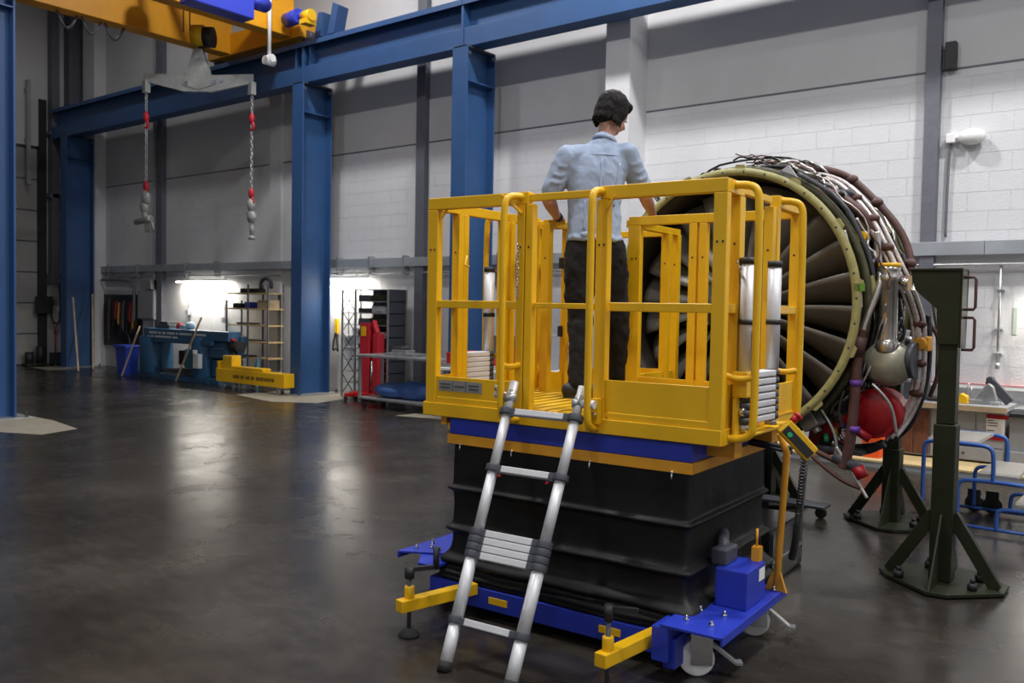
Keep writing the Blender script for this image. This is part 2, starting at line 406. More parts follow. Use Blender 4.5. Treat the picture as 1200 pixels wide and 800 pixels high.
MB().prism([(-12.95, 6.56), (-12.75, 6.56), (-12.72, 6.98), (-12.85, 7.0), (-12.9, 6.8)], 'y', -.12, .12).prism([(-12.6, 6.56), (-12.42, 6.56), (-12.30, 7.02), (-12.45, 7.1), (-12.5, 6.9)], 'y', -.12, .12).build('end_stop', BLU, rb)
runway(5.12, -23.3, XR-.1, 6.31, 7.0, 'near blue crane runway beam above the nearest column', [-13.0, -6.0])
# overhead crane
t = thing('overhead_crane', 'yellow overhead travelling crane with two box girders, top left', 'crane', (-14.6, 10.2, 6.56))
MB().box(-1.15, -5.6, .08, -.82, .25, 1.15).build('box_girder', CRY, t, bevel=.01)
MB().box(.80, -5.6, .08, 1.12, .25, 1.0).build('box_girder', CRY, t, bevel=.01)
MB().box(-1.6, .2, .06, 1.35, .62, .48).build('end_carriage', CRY, t, bevel=.01)
MB().box(-1.6, -5.3, .5, 1.35, -4.85, .9).build('end_carriage', CRY, t, bevel=.01)
for a_ in (1.36, -1.5): MB().cyl((a_, .35, .08), (a_, .47, .08), .12).build('wheel', DPL, t)
MB().cyl((1.25, .0, .3), (1.65, -.05, .3), .13).cyl((1.6, 0, .3), (1.75, 0, .3), .09).build('drive_motor', HBL, t, label='blue drive motor')
MB().cyl((1.72, .0, .28), (1.95, .0, .28), .10).box(1.75, -.12, .12, 1.92, .12, .2).build('buffer', YEL, t)
MB().cyl((1.2, -.35, 1.0), (1.2, -.35, -.42), .035, n=10).cyl((1.1, -.35, -.46), (1.3, -.35, -.46), .07).cyl((1.2, -.45, -.5), (1.2, -.25, -.5), .08).build('limit_switch', WHT, t, label='white pole with round limit switch')
m = MB()
for k in range(3):
    a = -3.1+k*.42
    m.tube([(-1.0, a+.38*j/8, .12-.30*sin(pi*j/8)) for j in range(9)], .022, n=8)
m.build('festoon_cable', DGR, t)
# trolley hoist: blue box under the girders
t = thing('hoist_trolley', 'blue hoist trolley box between the yellow crane girders', 'hoist', (-14.45, 8.75, 6.45))
MB().box(1.45, -.92, -.02, 1.80, .25, .75).build('hoist_body', HBL, t, bevel=.02)
MB().cyl((1.62, .25, .35), (1.62, .6, .35), .13, n=20).cyl((1.62, .6, .35), (1.62, .66, .35), .09, n=20).build('hoist_motor', HBL, t)
MB().cyl((-.25, -.3, .75), (.55, -.3, .75), .2, n=24).build('rope_drum', DPL, t)
MB().box(-.75, -.3, 1.05, 1.55, -.2, 1.25).box(-.75, .2, 1.05, 1.55, .3, 1.25).build('trolley_rail', CRY, t)
MB().cyl((.1, -.02, .7), (.1, -.02, 0), .012, n=6).cyl((.3, -.02, .7), (.3, -.02, 0), .012, n=6).build('wire_rope', DPL, t)
t = thing('hook_block', 'yellow and black hook block hanging below the crane', 'hook', (-14.18, 8.98, 6.2), radians(40))
MB().cyl((-.16, 0, .22), (.05, 0, .22), .19, n=20).build('sheave_cover', YEL, t)
MB().cyl((.05, 0, .20), (.22, 0, .20), .18, n=20).cyl((0, 0, .1), (0, 0, -.25), .05).build('block_body', BLK, t)
MB().tube([(0, 0, -.2), (0, 0, -.36), (.09, 0, -.46), (.07, 0, -.58), (-.04, 0, -.61), (-.1, 0, -.53)], .032, smooth_iter=2).build('hook', CHR, t)
# spreader beam perpendicular to view
t = thing('spreader_beam', 'grey steel spreader beam hanging from the crane hook with two chains', 'beam', (-14.2, 8.94, 5.6), rz=math.atan2(1.18, 1.5))
SG = mat('spreader_grey', (.36, .37, .36), .45, .2, var=.15)
MB().prism([(-.97, .0), (-.97, .14), (-.3, .13), (.3, .13), (.97, .16), (.97, .0), (.25, -.17), (-.25, -.17)], 'y', -.03, .03).build('beam_plate', SG, t, bevel=.005)
MB().prism([(-.28, -.05), (-.08, .58), (.08, .58), (.28, -.05), (0, -.14)], 'y', -.05, -.035).prism([(-.28, -.05), (-.08, .58), (.08, .58), (.28, -.05), (0, -.14)], 'y', .035, .05).build('lifting_bracket', SG, t, bevel=.004)
MB().cyl((0, -.08, .42), (0, .08, .42), .04).cyl((.3, -.07, 0), (.3, .07, 0), .03).cyl((-.2, -.07, -.02), (-.2, .07, -.02), .03).cyl((.42, -.07, .03), (.42, .07, .03), .03).build('pin', CHR, t)
def sling(dx, zt, zb, kind, label):
    ca_, sa_ = cos(math.atan2(1.18, 1.5)), sin(math.atan2(1.18, 1.5))
    g = thing('chain_sling', label, 'chain', (-14.2+dx*ca_, 8.94+dx*sa_, 5.6))
    L = zt-zb
    lk = MB().tube([(.022*cos(a)*1.0, 0, .045*sin(a)) for a in [2*pi*k/10 for k in range(10)]], .009, n=5, closed=True)
    lk = lk.build('chain_link', GAL, g)
    n = int(L/.075); lk.location = (0, 0, -.12)
    for k in range(1, n): inst(lk, g, (0, 0, -.12-k*.072), (0, 0, (k % 2)*pi/2+.3))
    MB().box(-.05, -.05, -.2, .05, .05, .02).build('shackle', SG, g)
    for z in (-.62, -L+.55):
        MB().ell((0, 0, z), (.06, .05, .10), 10).tube([(0, 0, z-.05), (.07, 0, z-.12), (.05, 0, z-.2), (-.04, 0, z-.19)], .022, smooth_iter=1).build('swivel_hook', RCH, g, label='red swivel hook')
    zz = -L+.35
    if kind == 0:
        MB().ell((0, 0, zz), (.10, .08, .14), 12).ell((-.05, 0, zz-.16), (.09, .08, .13), 12).cyl((-.06, 0, zz-.2), (0, 0, zz-.45), .05).cyl((-.38, .03, zz-.42), (.18, -.02, zz-.38), .055).cyl((.02, 0, zz-.42), (.05, 0, zz-.62), .04).cyl((.15, 0, zz-.35), (.26, 0, zz-.6), .03).build('lever_hoist', SG, g)
    else:
        MB().ell((0, 0, zz), (.08, .08, .12), 12).ell((.02, 0, zz-.22), (.11, .08, .12), 12).cyl((.02, 0, zz-.3), (.04, 0, zz-.55), .045).cyl((-.1, 0, zz-.15), (.08, 0, zz-.28), .03).cyl((.03, 0, zz-.55), (.03, 0, zz-.62), .06).build('lever_hoist', SG, g)
sling(-.93, 5.6, 3.2, 0, 'left chain sling with lever hoist hanging from the spreader beam')
sling(.95, 5.6, 3.1, 1, 'right chain sling with lever hoist hanging from the spreader beam')

# ------------------------------------------------------------------ floor patches
def patch(pts, label):
    tag(MB().prism(pts, 'z', 0.0005, .004).build('concrete_patch', CON), label, 'floor patch')
patch([(-14.2, 4.4), (-12.6, 4.45), (-11.4, 5.0), (-11.6, 5.55), (-12.6, 5.7), (-14.2, 5.7)], 'pale concrete patch around the nearest blue column foot')
patch([(-14.0, 9.6), (-12.6, 9.35), (-11.9, 9.8), (-12.2, 11.0), (-13.0, 11.4), (-14.0, 11.2)], 'pale concrete patch around the blue column beside the yellow cart')
patch([(-9.75, 9.55), (-8.6, 9.8), (-8.6, 10.2), (-9.7, 10.15)], 'small pale concrete patch left of the lift platform')
patch([(-22.9, 9.8), (-21.8, 9.7), (-21.6, 10.3), (-22.7, 10.3)], 'pale concrete patch before the far left column')
t = thing('floor_plinth', 'low plywood-topped plinth on the floor in front of the grey bench', 'plinth', (-3.2, 10.14, 0), rz=radians(1.5))
MB().box(-2.4, 0, 0, 2.6, 1.0, .06).build('base', CGR, t)
for k in range(4): MB().box(-2.4+k*1.25+.003, -.005, .06, -2.4+(k+1)*1.25-.003, 1.0, .08).build('board', PLY, t)

# ------------------------------------------------------------------ scissor lift work platform (u along front, v away)
PO = (-3.50, 3.65, 0); PA = radians(3.2)
L = thing('scissor_lift_platform', 'yellow railed scissor lift platform on black bellows and blue wheeled base', 'platform', PO, PA)
ZD = 1.17; ZT = 2.31
BV = .004
# base
MB().box(.1, -.04, .06, 1.62, .0, .17).box(.1, 1.0, .06, 1.62, 1.04, .17).box(.1, 0, .06, .18, 1.0, .17).box(1.54, 0, .06, 1.62, 1.0, .17).box(.6, 0, .07, .68, 1.0, .15).box(1.56, -.2, .1, 1.64, .0, .26).box(1.60, -.16, .06, 1.66, -.02, .2).build('base_frame', LBL, L, bevel=BV)
MB().box(1.60, -.2, .262, 1.90, .68, .275).box(1.89, -.2, .235, 1.90, .68, .275).build('side_plate', LBL, L, bevel=.002)
MB().prism([(-.14, -.05), (.18, .12), (.18, .75), (-.14, .8)], 'z', .262, .275).box(-.14, -.05, .235, -.13, .8, .27).prism([(.08, -.12), (.2, -.12), (.2, .2), (-.02, .02)], 'z', .245, .262).build('side_plate', LBL, L, bevel=.002)
for x in (.52, 1.2): MB().box(x, -.046, .10, x+.12, -.04, .135).build('warning_sticker', YEL, L)
bo = MB().cyl((0, 0, .275), (0, 0, .285), .014, n=6).cyl((0, 0, .285), (0, 0, .30), .007, n=6).build('bolt', CHR, L); bo.location = (1.68, -.08, 0)
for p in ((1.80, -.08), (1.68, .08), (1.80, .08), (1.86, .6), (-.08, .05), (-.02, .12), (.05, .1), (-.08, .2)): inst(bo, L, (*p, 0))
def caster(x, y, rz, brake=True):
    c = MB().cyl((0, 0, .235), (0, 0, .262), .055).box(-.036, -.05, .06, -.028, .05, .24).box(.028, -.05, .06, .036, .05, .24)
    c = c.build('caster_fork', CHR, L); c.location = (x, y, 0); c.rotation_euler = (0, 0, rz)
    MB().cyl((-.024, -.02, .085), (.024, -.02, .085), .083, n=28).build('wheel', WHT, c, bevel=.008)
    MB().cyl((-.03, -.02, .085), (.03, -.02, .085), .03, n=16).build('hub', GAL, c)
    if brake: MB().bar((0, .04, .16), (0, .16, .07), .045, .012).bar((0, .16, .07), (0, .19, .07), .05, .012).build('brake_pedal', GAL, c)
caster(1.72, -.0, radians(-60)); caster(1.76, .66, radians(-75)); caster(.0, .24, radians(10), False); caster(.0, .72, radians(20), False)
def jack(x0, y0, x1, y1, crank):
    a = MB().bar((x0, y0, .165), (x1, y1, .165), .062, .062).cyl((x1+(x0-x1)*.13, y1+(y0-y1)*.13, .19), (x1+(x0-x1)*.13, y1+(y0-y1)*.13, .26), .026).build('outrigger_arm', YEL, L, bevel=.004)
    px, py = x1+(x0-x1)*.13, y1+(y0-y1)*.13
    MB().cyl((px, py, .02), (px, py, .33), .011).build('jack_screw', DPL, a)
    MB().lathe([(.0, .0), (.055, .0), (.055, .012), (.02, .04), (.0, .045)], (px, py, .0)).build('foot_pad', RUB, a)
    if crank: MB().cyl((px, py, .30), (px, py, .36), .026).bar((px, py, .345), (px+.11, py+.08, .36), .022, .022).cyl((px+.11, py+.08, .35), (px+.11, py+.08, .46), .016).build('crank_handle', BLK, a)
    else: MB().cyl((px, py, .33), (px, py, .40), .02).bar((px, py, .385), (px+.12, py+.05, .385), .02, .02).build('crank_handle', BLK, a)
jack(.42, -.04, .30, -.52, True); jack(1.52, -.06, 1.46, -.50, False)
# hydraulic control box and handle
MB().box(1.70, .20, .275, 1.86, .46, .46).build('control_box', LBL, L, bevel=.006)
MB().box(1.862, .36, .38, 1.864, .44, .44).build('rating_label', PAP, L)
MB().box(1.66, .24, .46, 1.74, .4, .54).cyl((1.70, .3, .5), (1.62, .5, .56), .03).build('pump_motor', DPL, L, bevel=.01)
MB().box(1.80, .42, .46, 1.84, .47, .53).cyl((1.82, .44, .53), (1.82, .44, .62), .006).build('amber_valve', ORA, L)
MB().tube([(1.86, .62, .28), (1.87, .62, .36), (1.93, .52, 1.0), (1.9, .5, 1.1)], .017, n=10).prism([(1.81, .27), (1.92, .27), (1.885, .37), (1.845, .37)], 'y', .61, .63).build('push_handle', ORA, L)
MB().cyl((1.6, .74, 1.02), (1.9, .7, 1.0), .012).cyl((1.6, .80, .99), (1.88, .77, .97), .01).build('hydraulic_hose', BLK, L)
# bellows skirt
def skirt():
    prof = [(.935, .0), (.90, .004), (.80, .004), (.71, .004), (.698, .006), (.688, .028), (.676, .030), (.664, .006), (.65, .0), (.58, -.004), (.49, .0), (.475, .012), (.462, .042), (.446, .044), (.432, .010), (.42, .004), (.35, .0), (.31, .02), (.285, .06), (.265, .062), (.25, .03), (.235, .035), (.21, .075), (.195, .05), (.18, .065), (.165, .04), (.155, .0)]
    x0, x1, y0, y1 = .20, 1.62, .03, 1.10
    per = []
    NX, NY = 44, 32
    for i in range(NX): per.append((x0+(x1-x0)*i/NX, y0, 0, -1))
    for i in range(NY): per.append((x1, y0+(y1-y0)*i/NY, 1, 0))
    for i in range(NX): per.append((x1-(x1-x0)*i/NX, y1, 0, 1))
    for i in range(NY): per.append((x0, y1-(y1-y0)*i/NY, -1, 0))
    rnd = random.Random(4)
    from mathutils import noise as N
    vs = []
    for z, off in prof:
        for x, y, nx, ny in per:
            low = max(0, (.5-z))*1.6
            w1 = N.noise(Vector((x*3.2, y*3.2, z*9)))*.022*(.45+low) + N.noise(Vector((x*9, y*9, z*16)))*.010*(.4+low)
            dz = N.noise(Vector((x*2.4+5, y*2.4, z*5)))*.030*low if z < .9 else 0
            o = off+w1
            cx = o if x == x1 else (-o if x == x0 else nx*o)
            cy = o if y == y1 else (-o if y == y0 else ny*o)
            vs.append((x+cx, y+cy, z+dz))
    n = len(per); fs = [(j*n+i, j*n+(i+1) % n, (j+1)*n+(i+1) % n, (j+1)*n+i) for j in range(len(prof)-1) for i in range(n)]
    m = MB(); m.add(vs, fs, True); return m
sk = skirt().build('bellows_skirt', BEL, L)
q = sk.modifiers.new('subsurf', 'SUBSURF'); q.levels = 1; q.render_levels = 2
# top frame
MB().box(.18, .02, .985, 1.64, 1.12, 1.075).build('top_frame', LBL, L, bevel=BV)
MB().box(.17, .01, .93, 1.65, 1.13, .984).build('safety_trip_bar', ORA, L, bevel=.003)
MB().box(.1, .04, 1.03, .14, .1, 1.08).box(.14, .05, 1.0, .18, .1, 1.04).build('deck_bracket', ORA, L)
MB().box(1.6, .2, 1.0, 1.78, .3, 1.08).build('deck_bracket', ORA, L)
MB().box(1.64, .8, 1.0, 1.76, 1.1, 1.08).build('deck_bracket', ORA, L)
for x in (.27, .62, 1.1, 1.55): MB().cyl((x, .005, .925), (x, .005, .94), .007, n=6).cyl((x, -.0, .90), (x, .0, .925), .004, n=6).build('bolt', CHR, L)
# deck edge and treads
m = MB()
m.box(.0, -.005, 1.08, 1.79, .04, 1.155).box(.0, 1.11, 1.08, 1.79, 1.15, 1.155).box(.0, .04, 1.08, .04, 1.11, 1.155).box(1.75, .04, 1.08, 1.79, 1.11, 1.155)
m.build('deck_edge', YEL, L, bevel=BV)
MB().box(.10, 1.15, 1.09, .74, 1.90, 1.146).build('extension_edge', YEL, L, bevel=BV)
MB().box(.03, .03, 1.10, 1.76, 1.12, 1.146).build('deck_plate', BLK, L)
ts = MB().box(-.024, .03, 1.146, .024, 1.12, 1.166).build('tread_strip', PLT, L, bevel=.002); ts.location = (.08, 0, 0)
for k in range(1, 20): inst(ts, L, (.08+k*.0855, 0, 0))
te = MB().box(-.024, 1.14, 1.146, .024, 1.88, 1.166).build('tread_strip', PLT, L, bevel=.002); te.location = (.14, 0, 0)
for k in range(1, 7): inst(te, L, (.14+k*.0855, 0, 0))
# lower sill over the lip
def rail(x0, y0, x1, y1, z0, z1, w_=.04, name='guard_rail'):
    a, c = Vector((x0, y0, (z0+z1)/2)), Vector((x1, y1, (z0+z1)/2))
    return MB().bar(a, c, w_, z1-z0).build(name, YEL, L, bevel=BV)
def post(x, y, w_=.06, d=.05, z0=1.155, z1=ZT-.065, holes=True):
    p = MB().box(x-w_/2, y-d/2, z0, x+w_/2, y+d/2, z1).build('post', YEL, L, bevel=BV)
    if holes:
        h = MB()
        for sx in ((-.012, .016) if w_ > .062 else (0,)): h.cyl((x+sx, y-d/2-.0015, 2.02), (x+sx, y-d/2+.01, 2.02), .006, n=8)
        h.build('bolt_hole', BLK, p)
    return p
def kick(x0, y0, x1, y1, z0, z1, t_=.012):
    return MB().bar((x0, y0, (z0+z1)/2), (x1, y1, (z0+z1)/2), t_, z1-z0).build('kick_plate', YEL, L, bevel=.002)
f = .025
# front left bay
rail(.015, f, .70, f, ZT-.065, ZT, .05); rail(.08, f, .64, f, 1.692, 1.735)
post(.05, f, .07); post(.655, f, .05); post(.708, f, .044)
kick(.085, f-.01, .63, f-.01, 1.19, 1.305); rail(.085, f, .63, f, 1.155, 1.19)
# gate bars (thin)
rail(.70, f, 1.13, f, ZT-.05, ZT-.012, .03, 'gate_bar'); rail(.73, f, 1.13, f, 1.700, 1.728, .028, 'gate_bar')
# front right bay
post(1.142, f, .065); rail(1.13, f, 1.79, f, ZT-.065, ZT, .05); rail(1.19, f, 1.73, f, 1.692, 1.735); post(1.757, f, .066)
kick(1.175, f-.01, 1.725, f-.01, 1.19, 1.35); rail(1.19, f, 1.73, f, 1.155, 1.19)
# right side
rail(1.765, .05, 1.765, .22, ZT-.065, ZT, .05); post(1.765, .20, .05, .07)
rail(1.765, .05, 1.765, .17, 1.692, 1.735); kick(1.775, .05, 1.775, .18, 1.155, 1.36)
rail(1.765, .72, 1.765, 1.12, ZT-.065, ZT, .05); post(1.765, .66, .05, .05); post(1.765, .73, .05, .05); post(1.765, 1.1, .05, .06)
rail(1.765, .76, 1.765, 1.08, 1.692, 1.735); kick(1.775, .7, 1.775, 1.1, 1.155, 1.32); rail(1.765, .22, 1.765, .64, ZT-.05, ZT-.015, .03, 'gate_bar')
# rear right
rail(.72, 1.12, 1.79, 1.12, ZT-.085, ZT-.03, .045); post(.76, 1.12, .085, .045, z1=ZT-.085); post(1.15, 1.12, .05, .045, z1=ZT-.085); post(1.215, 1.12, .05, .045, z1=ZT-.085)
kick(.79, 1.11, 1.74, 1.11, 1.155, 1.285)
# left side
rail(.025, .05, .025, .70, ZT-.065, ZT-.01, .045); rail(.025, .05, .025, .7, 1.692, 1.735); post(.03, .26, .055, .05); post(.03, .315, .045, .045)
post(.03, .72, .05, .06); post(.03, .80, .05, .05); rail(.025, .78, .025, 1.13, ZT-.065, ZT-.01, .045); post(.03, 1.12, .05, .05)
kick(.015, .05, .015, .28, 1.155, 1.30); kick(.015, .78, .015, 1.1, 1.155, 1.30)
rail(.03, 1.12, .24, 1.12, ZT-.085, ZT-.03, .045); kick(.03, 1.12, .24, 1.12, 1.155, 1.28)
# extension
post(.24, .91, .06, .05, z1=ZT-.07); rail(.24, .89, .24, 1.88, ZT-.09, ZT-.045, .04); post(.24, 1.14, .04, .05, z1=ZT-.08); post(.24, 1.86, .05, .05, z1=ZT-.08)
kick(.24, .91, .24, 1.86, 1.165, 1.285); rail(.24, 1.14, .24, 1.84, 1.692, 1.73, .03)
rail(.70, 1.14, .70, 1.88, ZT-.09, ZT-.045, .04); post(.70, 1.70, .06, .05, z1=ZT-.08); post(.70, 1.86, .05, .05, z1=ZT-.08)
rail(.24, 1.87, .70, 1.87, ZT-.09, ZT-.045, .04); kick(.70, 1.14, .70, 1.86, 1.165, 1.285); kick(.24, 1.87, .70, 1.87, 1.165, 1.285)
# hoops: outward bent hand loops at the entries
def hoop(x, y, dx, dy, link=True, ztop=2.285):
    pts = [(x, y, ztop), (x+dx*.55, y+dy*.55, ztop), (x+dx*.92, y+dy*.92, ztop-.02), (x+dx, y+dy, ztop-.09), (x+dx, y+dy, 1.6), (x+dx, y+dy, 1.18), (x+dx*.92, y+dy*.92, 1.13), (x+dx*.5, y+dy*.5, 1.105), (x, y, 1.11)]
    h = MB().tube(pts, .0185, n=12, smooth_iter=2).build('hand_hoop', YEL, L)
    if link: MB().tube([(x, y, 1.40), (x+dx*.5, y+dy*.5, 1.385), (x+dx, y+dy, 1.40)], .016, n=10, smooth_iter=1).build('hoop_link', YEL, L)
    return h
hoop(.66, .02, -.03, -.14); hoop(1.14, .02, .0, -.12, False); hoop(1.76, .10, .145, .0); hoop(1.76, .76, .13, .05)
hoop(.03, .74, -.12, -.04)
MB().bar((.66, -.0, 2.20), (.60, -.1, 2.29), .014, .014).bar((1.17, 0, 2.2), (1.21, 0, 2.26), .012, .012).bar((.09, .03, 2.2), (.13, .03, 2.245), .01, .01).build('corner_brace', YEL, L)
# ladder hooks
MB().box(1.13, -.045, 1.13, 1.17, -.01, 1.26).build('ladder_bracket', YEL, L, bevel=BV)
MB().cyl((1.15, -.07, 1.18), (1.15, -.03, 1.18), .014, n=12).cyl((1.11, -.065, 1.22), (1.11, -.03, 1.22), .01, n=8).build('bolt', CHR, L)
MB().box(1.80, .10, 1.12, 1.815, .24, 1.30).box(1.79, .12, 1.30, 1.86, .22, 1.42).box(1.795, .10, 1.11, 1.86, .62, 1.125).box(1.80, .62, 1.12, 1.815, .7, 1.3).build('ladder_bracket', YEL, L, bevel=BV)
MB().cyl((1.815, .16, 1.23), (1.84, .16, 1.23), .022, n=14).build('bolt', CHR, L)
# label strip
MB().box(.105, f-.019, 1.225, .41, f-.0165, 1.285).build('label_plate', GLB, L)
m = MB()
for k in range(3):
    for r in range(2 if k != 1 else 1):
        m.box(.12+k*.10, f-.0205, 1.24+r*.02+(.01 if k == 1 else 0), .12+k*.10+.07, f-.0195, 1.247+r*.02+(.01 if k == 1 else 0))
m.box(.205, f-.0205, 1.225, .208, f-.0185, 1.285).box(.30, f-.0205, 1.225, .303, f-.0185, 1.285)
m.build('label_print', DPL, L)
# latch and safety chain
MB().tube([(.30, -.0, 1.98), (.30, -.02, 1.93), (.33, -.02, 1.92)], .006, n=6).build('latch', YEL, L)
m = MB()
for k in range(16): m.ell((.645+.006*(k % 2), -.01, 2.03-k*.018), (.006, .006, .011), 6)
m.build('safety_chain', CHR, L)
m = MB()
for k in range(14): m.ell((1.80+k*.004, .12+k*.012, 1.93-k*.022), (.006, .006, .012), 6)
m.build('safety_chain', CHR, L)
for (x, y, z) in ((.24, 1.12, 2.0), (.24, 1.12, 1.55)): MB().box(x-.03, y-.02, z-.035, x+.0, y+.03, z+.035).build('clamp', BLK, L)

def T(p):   # platform frame to world
    c, s_ = cos(PA), sin(PA); return Vector((PO[0]+p[0]*c-p[1]*s_, PO[1]+p[0]*s_+p[1]*c, p[2]))
# extended ladder
lad = thing('telescopic_ladder', 'extended silver telescopic ladder leaning on the front of the yellow platform', 'ladder', PO, PA)
a0, a1 = Vector((.74, -.69, .0)), Vector((.665, -.045, 1.31)); b0, b1 = Vector((1.105, -.68, .0)), Vector((1.08, -.045, 1.31))
la = lambda t: a0.lerp(a1, t)
lb = lambda t: b0.lerp(b1, t)
sec = [(.0, .15, .031), (.15, .38, .031), (.38, .46, .029), (.46, .665, .027), (.665, .875, .025), (.875, 1.0, .023)]
for fn in (la, lb):
    for s0, s1, r in sec[:1]+sec[1:]:
        MB().cyl(fn(s0+(.012 if s0 == 0 else 0)), fn(s1), r, n=18).build('side_rail', ALU, lad)
    MB().cyl(fn(-.002), fn(.03), .034, n=16).build('rubber_foot', RUB, lad)
    MB().cyl(fn(.93), fn(.965), .027, n=14).build('rail_clamp', GAL, lad)
def rung(t, k=0):
    p, q = la(t), lb(t); d = (q-p).normalized(); ax = (a1-a0).normalized(); nn = d.cross(ax)
    m = MB(); m.bar(p+d*.02, q-d*.02, .040, .0335, ax)
    m.build('rung', ALU, lad, bevel=.004)
    for c, s_ in ((p, 1), (q, -1)):
        MB().cyl(c-ax*.0175, c+ax*.0175, .040, n=16).bar(c, c+d*(.06*s_), .044, .032, ax).build('collar', DPL, lad, bevel=.003)
for t in (.16, .375, .400, .425, .450, .675, .885): rung(t)
for c in (la(.655)+Vector((.055, -.005, -.0)), lb(.655)+Vector((-.06, -.005, 0))): MB().cyl(c, c+Vector((0, -.02, 0)), .006, n=8).build('red_button', RUL, lad)
m = MB().cyl(la(.94)+Vector((.0, -.0, 0)), la(.94)+Vector((-.10, .01, .01)), .021, n=14).cyl(lb(.94), lb(.94)+Vector((.09, .0, .0)), .021, n=14)
m.build('hook_tube', ALU, lad)
m = MB().cyl(la(.94)+Vector((-.02, -.03, 0)), la(.94)+Vector((.03, .01, 0)), .024).cyl(lb(.94)+Vector((-.03, -.02, 0)), lb(.94)+Vector((.02, .01, 0)), .024).cyl(la(.95)+Vector((-.09, -.01, .02)), la(.95)+Vector((-.09, -.01, .045)), .012)
m.build('swivel_clamp', GAL, lad)
MB().bar(lb(.25)+Vector((.0, -.0325, .0)), lb(.36)+Vector((0, -.0325, 0)), .02, .002).build('warning_label', PAP, lad)
# stowed ladders
def stowed(p0, p1, label, zlo=1.17, ztop=1.955, group=None, n=7):
    g = thing('telescopic_ladder', label, 'ladder', PO, PA)
    for p in (p0, p1):
        MB().cyl((*p, 1.42), (*p, ztop-.03), .033, n=20).build('side_rail', ALU, g)
        MB().cyl((*p, ztop-.03), (*p, ztop), .036, n=20).build('end_cap', BLK, g)
        MB().cyl((*p, 1.64), (*p, 1.665), .038, n=18).build('strap', BLK, g)
        MB().cyl((*p, zlo-.03), (*p, zlo), .03, n=18).build('foot', GAL, g)
    d = (Vector((*p1, 0))-Vector((*p0, 0))).normalized()
    for k in range(n):
        z = zlo+.018+k*(1.42-zlo)/n
        MB().bar(Vector((*p0, z))+d*.03, Vector((*p1, z))-d*.03, .075, .030).build('rung', ALU, g, bevel=.006)
        for p in (p0, p1): MB().cyl((*p, z-.014), (*p, z+.014), .037, n=14).build('collar', DPL, g)
    return g
g = stowed((1.825, .19), (1.85, .50), 'collapsed telescopic ladder stowed upright on the right side of the yellow platform')
MB().box(1.861, .175, 1.44, 1.8635, .205, 1.62).build('label', PAP, g)
g2 = stowed((-.045, .36), (-.045, .68), 'collapsed telescopic ladder stowed on the left side of the yellow platform', zlo=1.2)
# pendant
pd = thing('control_pendant', 'yellow hand control pendant with red and green buttons hanging at the lift handle', 'pendant', T((2.0, .46, 1.08)))
ax = (rt*.68-up*.73).normalized(); wx = (rt*.73+up*.68).normalized(); nz = ax.cross(wx)
R3 = Matrix((ax, wx, nz)).transposed(); pd.rotation_euler = R3.to_euler()
if nz.dot(fw) > 0: sg = -1
else: sg = 1
MB().box(-.10, -.042, -.025, .10, .042, .02).build('case', YEL, pd, bevel=.008)
MB().box(-.09, -.03, .018*sg-.006, .09, .012, .018*sg+.012*sg).build('keypad', BLK, pd)
MB().cyl((-.055, -.015, .02*sg), (-.055, -.015, .038*sg), .012).build('green_button', GRN, pd)
MB().cyl((-.085, .04, .0), (-.085, .085, .0), .018).cyl((-.085, .075, 0), (-.085, .09, 0), .024).build('stop_button', RUL, pd, label='red mushroom stop button')
cb = thing('coiled_cable', 'black coiled cable hanging from the pendant down to the lift base', 'cable', T((1.99, .62, .98)))
p0, p1 = Vector((0, 0, 0)), T((1.84, .95, .36))-T((1.99, .62, .98))
m = MB(); pts = []
dd = (p1-p0).normalized(); xx, yy = frame(dd)
for k in range(420):
    t_ = k/419; pts.append(p0.lerp(p1, t_)+Vector((0, 0, -.10*sin(pi*t_)))+xx*(.017*cos(k*.75))+yy*(.017*sin(k*.75)))
m.tube(pts, .0045, n=5); m.build('cable', BLK, cb)
bx = thing('battery_box', 'glossy black box on the floor just behind the lift base', 'box', (-2.18, 5.55, 0), rz=PA)
MB().box(-.42, -.3, .0, .12, .35, .34).build('box_body', mat('gloss_black', (.012, .012, .014), .18), bx, bevel=.02)
MB().box(-.425, -.305, .14, .125, .355, .15).build('seam', GAL, bx)

# ------------------------------------------------------------------ jet engine (local y = axis, pointing away)
EN = thing('jet_engine', 'large turbofan engine with open fan face and pipes on its right side', 'engine', (-2.74, 6.0, 0), -.07)
CZ = 1.755; c3 = (0, 0, CZ)
def ringp(name, prof, m, parent=EN, n=72): return MB().lathe(prof, c3, 'y', n, closed=True).build(name, m, parent)
ringp('front_flange', [(.927, .0), (.982, .0), (.982, .018), (.927, .018)], FLG)
fl = MB()
for k in range(36):
    a = 2*pi*k/36+.05; fl.cyl((.955*cos(a), -.002, CZ+.955*sin(a)), (.955*cos(a), .004, CZ+.955*sin(a)), .009, n=6)
fl.build('flange_bolts', DPL, EN)['kind'] = 'stuff'
for k in range(14):
    a = 2*pi*(k+.3)/14
    p = [(.96, -.06), (.99+.015, -.03), (1.005, .03), (.96, .06)]
    P = [(r_*cos(a)-t_*sin(a), CZ+r_*sin(a)+t_*cos(a)) for r_, t_ in p]
    MB().prism(P, 'y', .002, .014).build('flange_tab', FLG, EN)
ringp('inlet_duct', [(.927, .008), (.912, .25), (.90, .85), (.905, .85), (.917, .25), (.932, .015)], DUC)
ringp('fan_case', [(.94, .02), (.95, .10), (.955, 1.05), (.93, 1.25), (.90, 1.25), (.93, 1.0), (.935, .10), (.935, .02)], CAS)
for y_, ro, w_ in ((.12, 1.01, .02), (.30, 1.0, .03), (.52, 1.01, .025), (.78, 1.0, .03), (1.04, 1.01, .03)):
    ringp('case_rib', [(.955, y_), (ro, y_), (ro, y_+w_), (.955, y_+w_)], CAS)
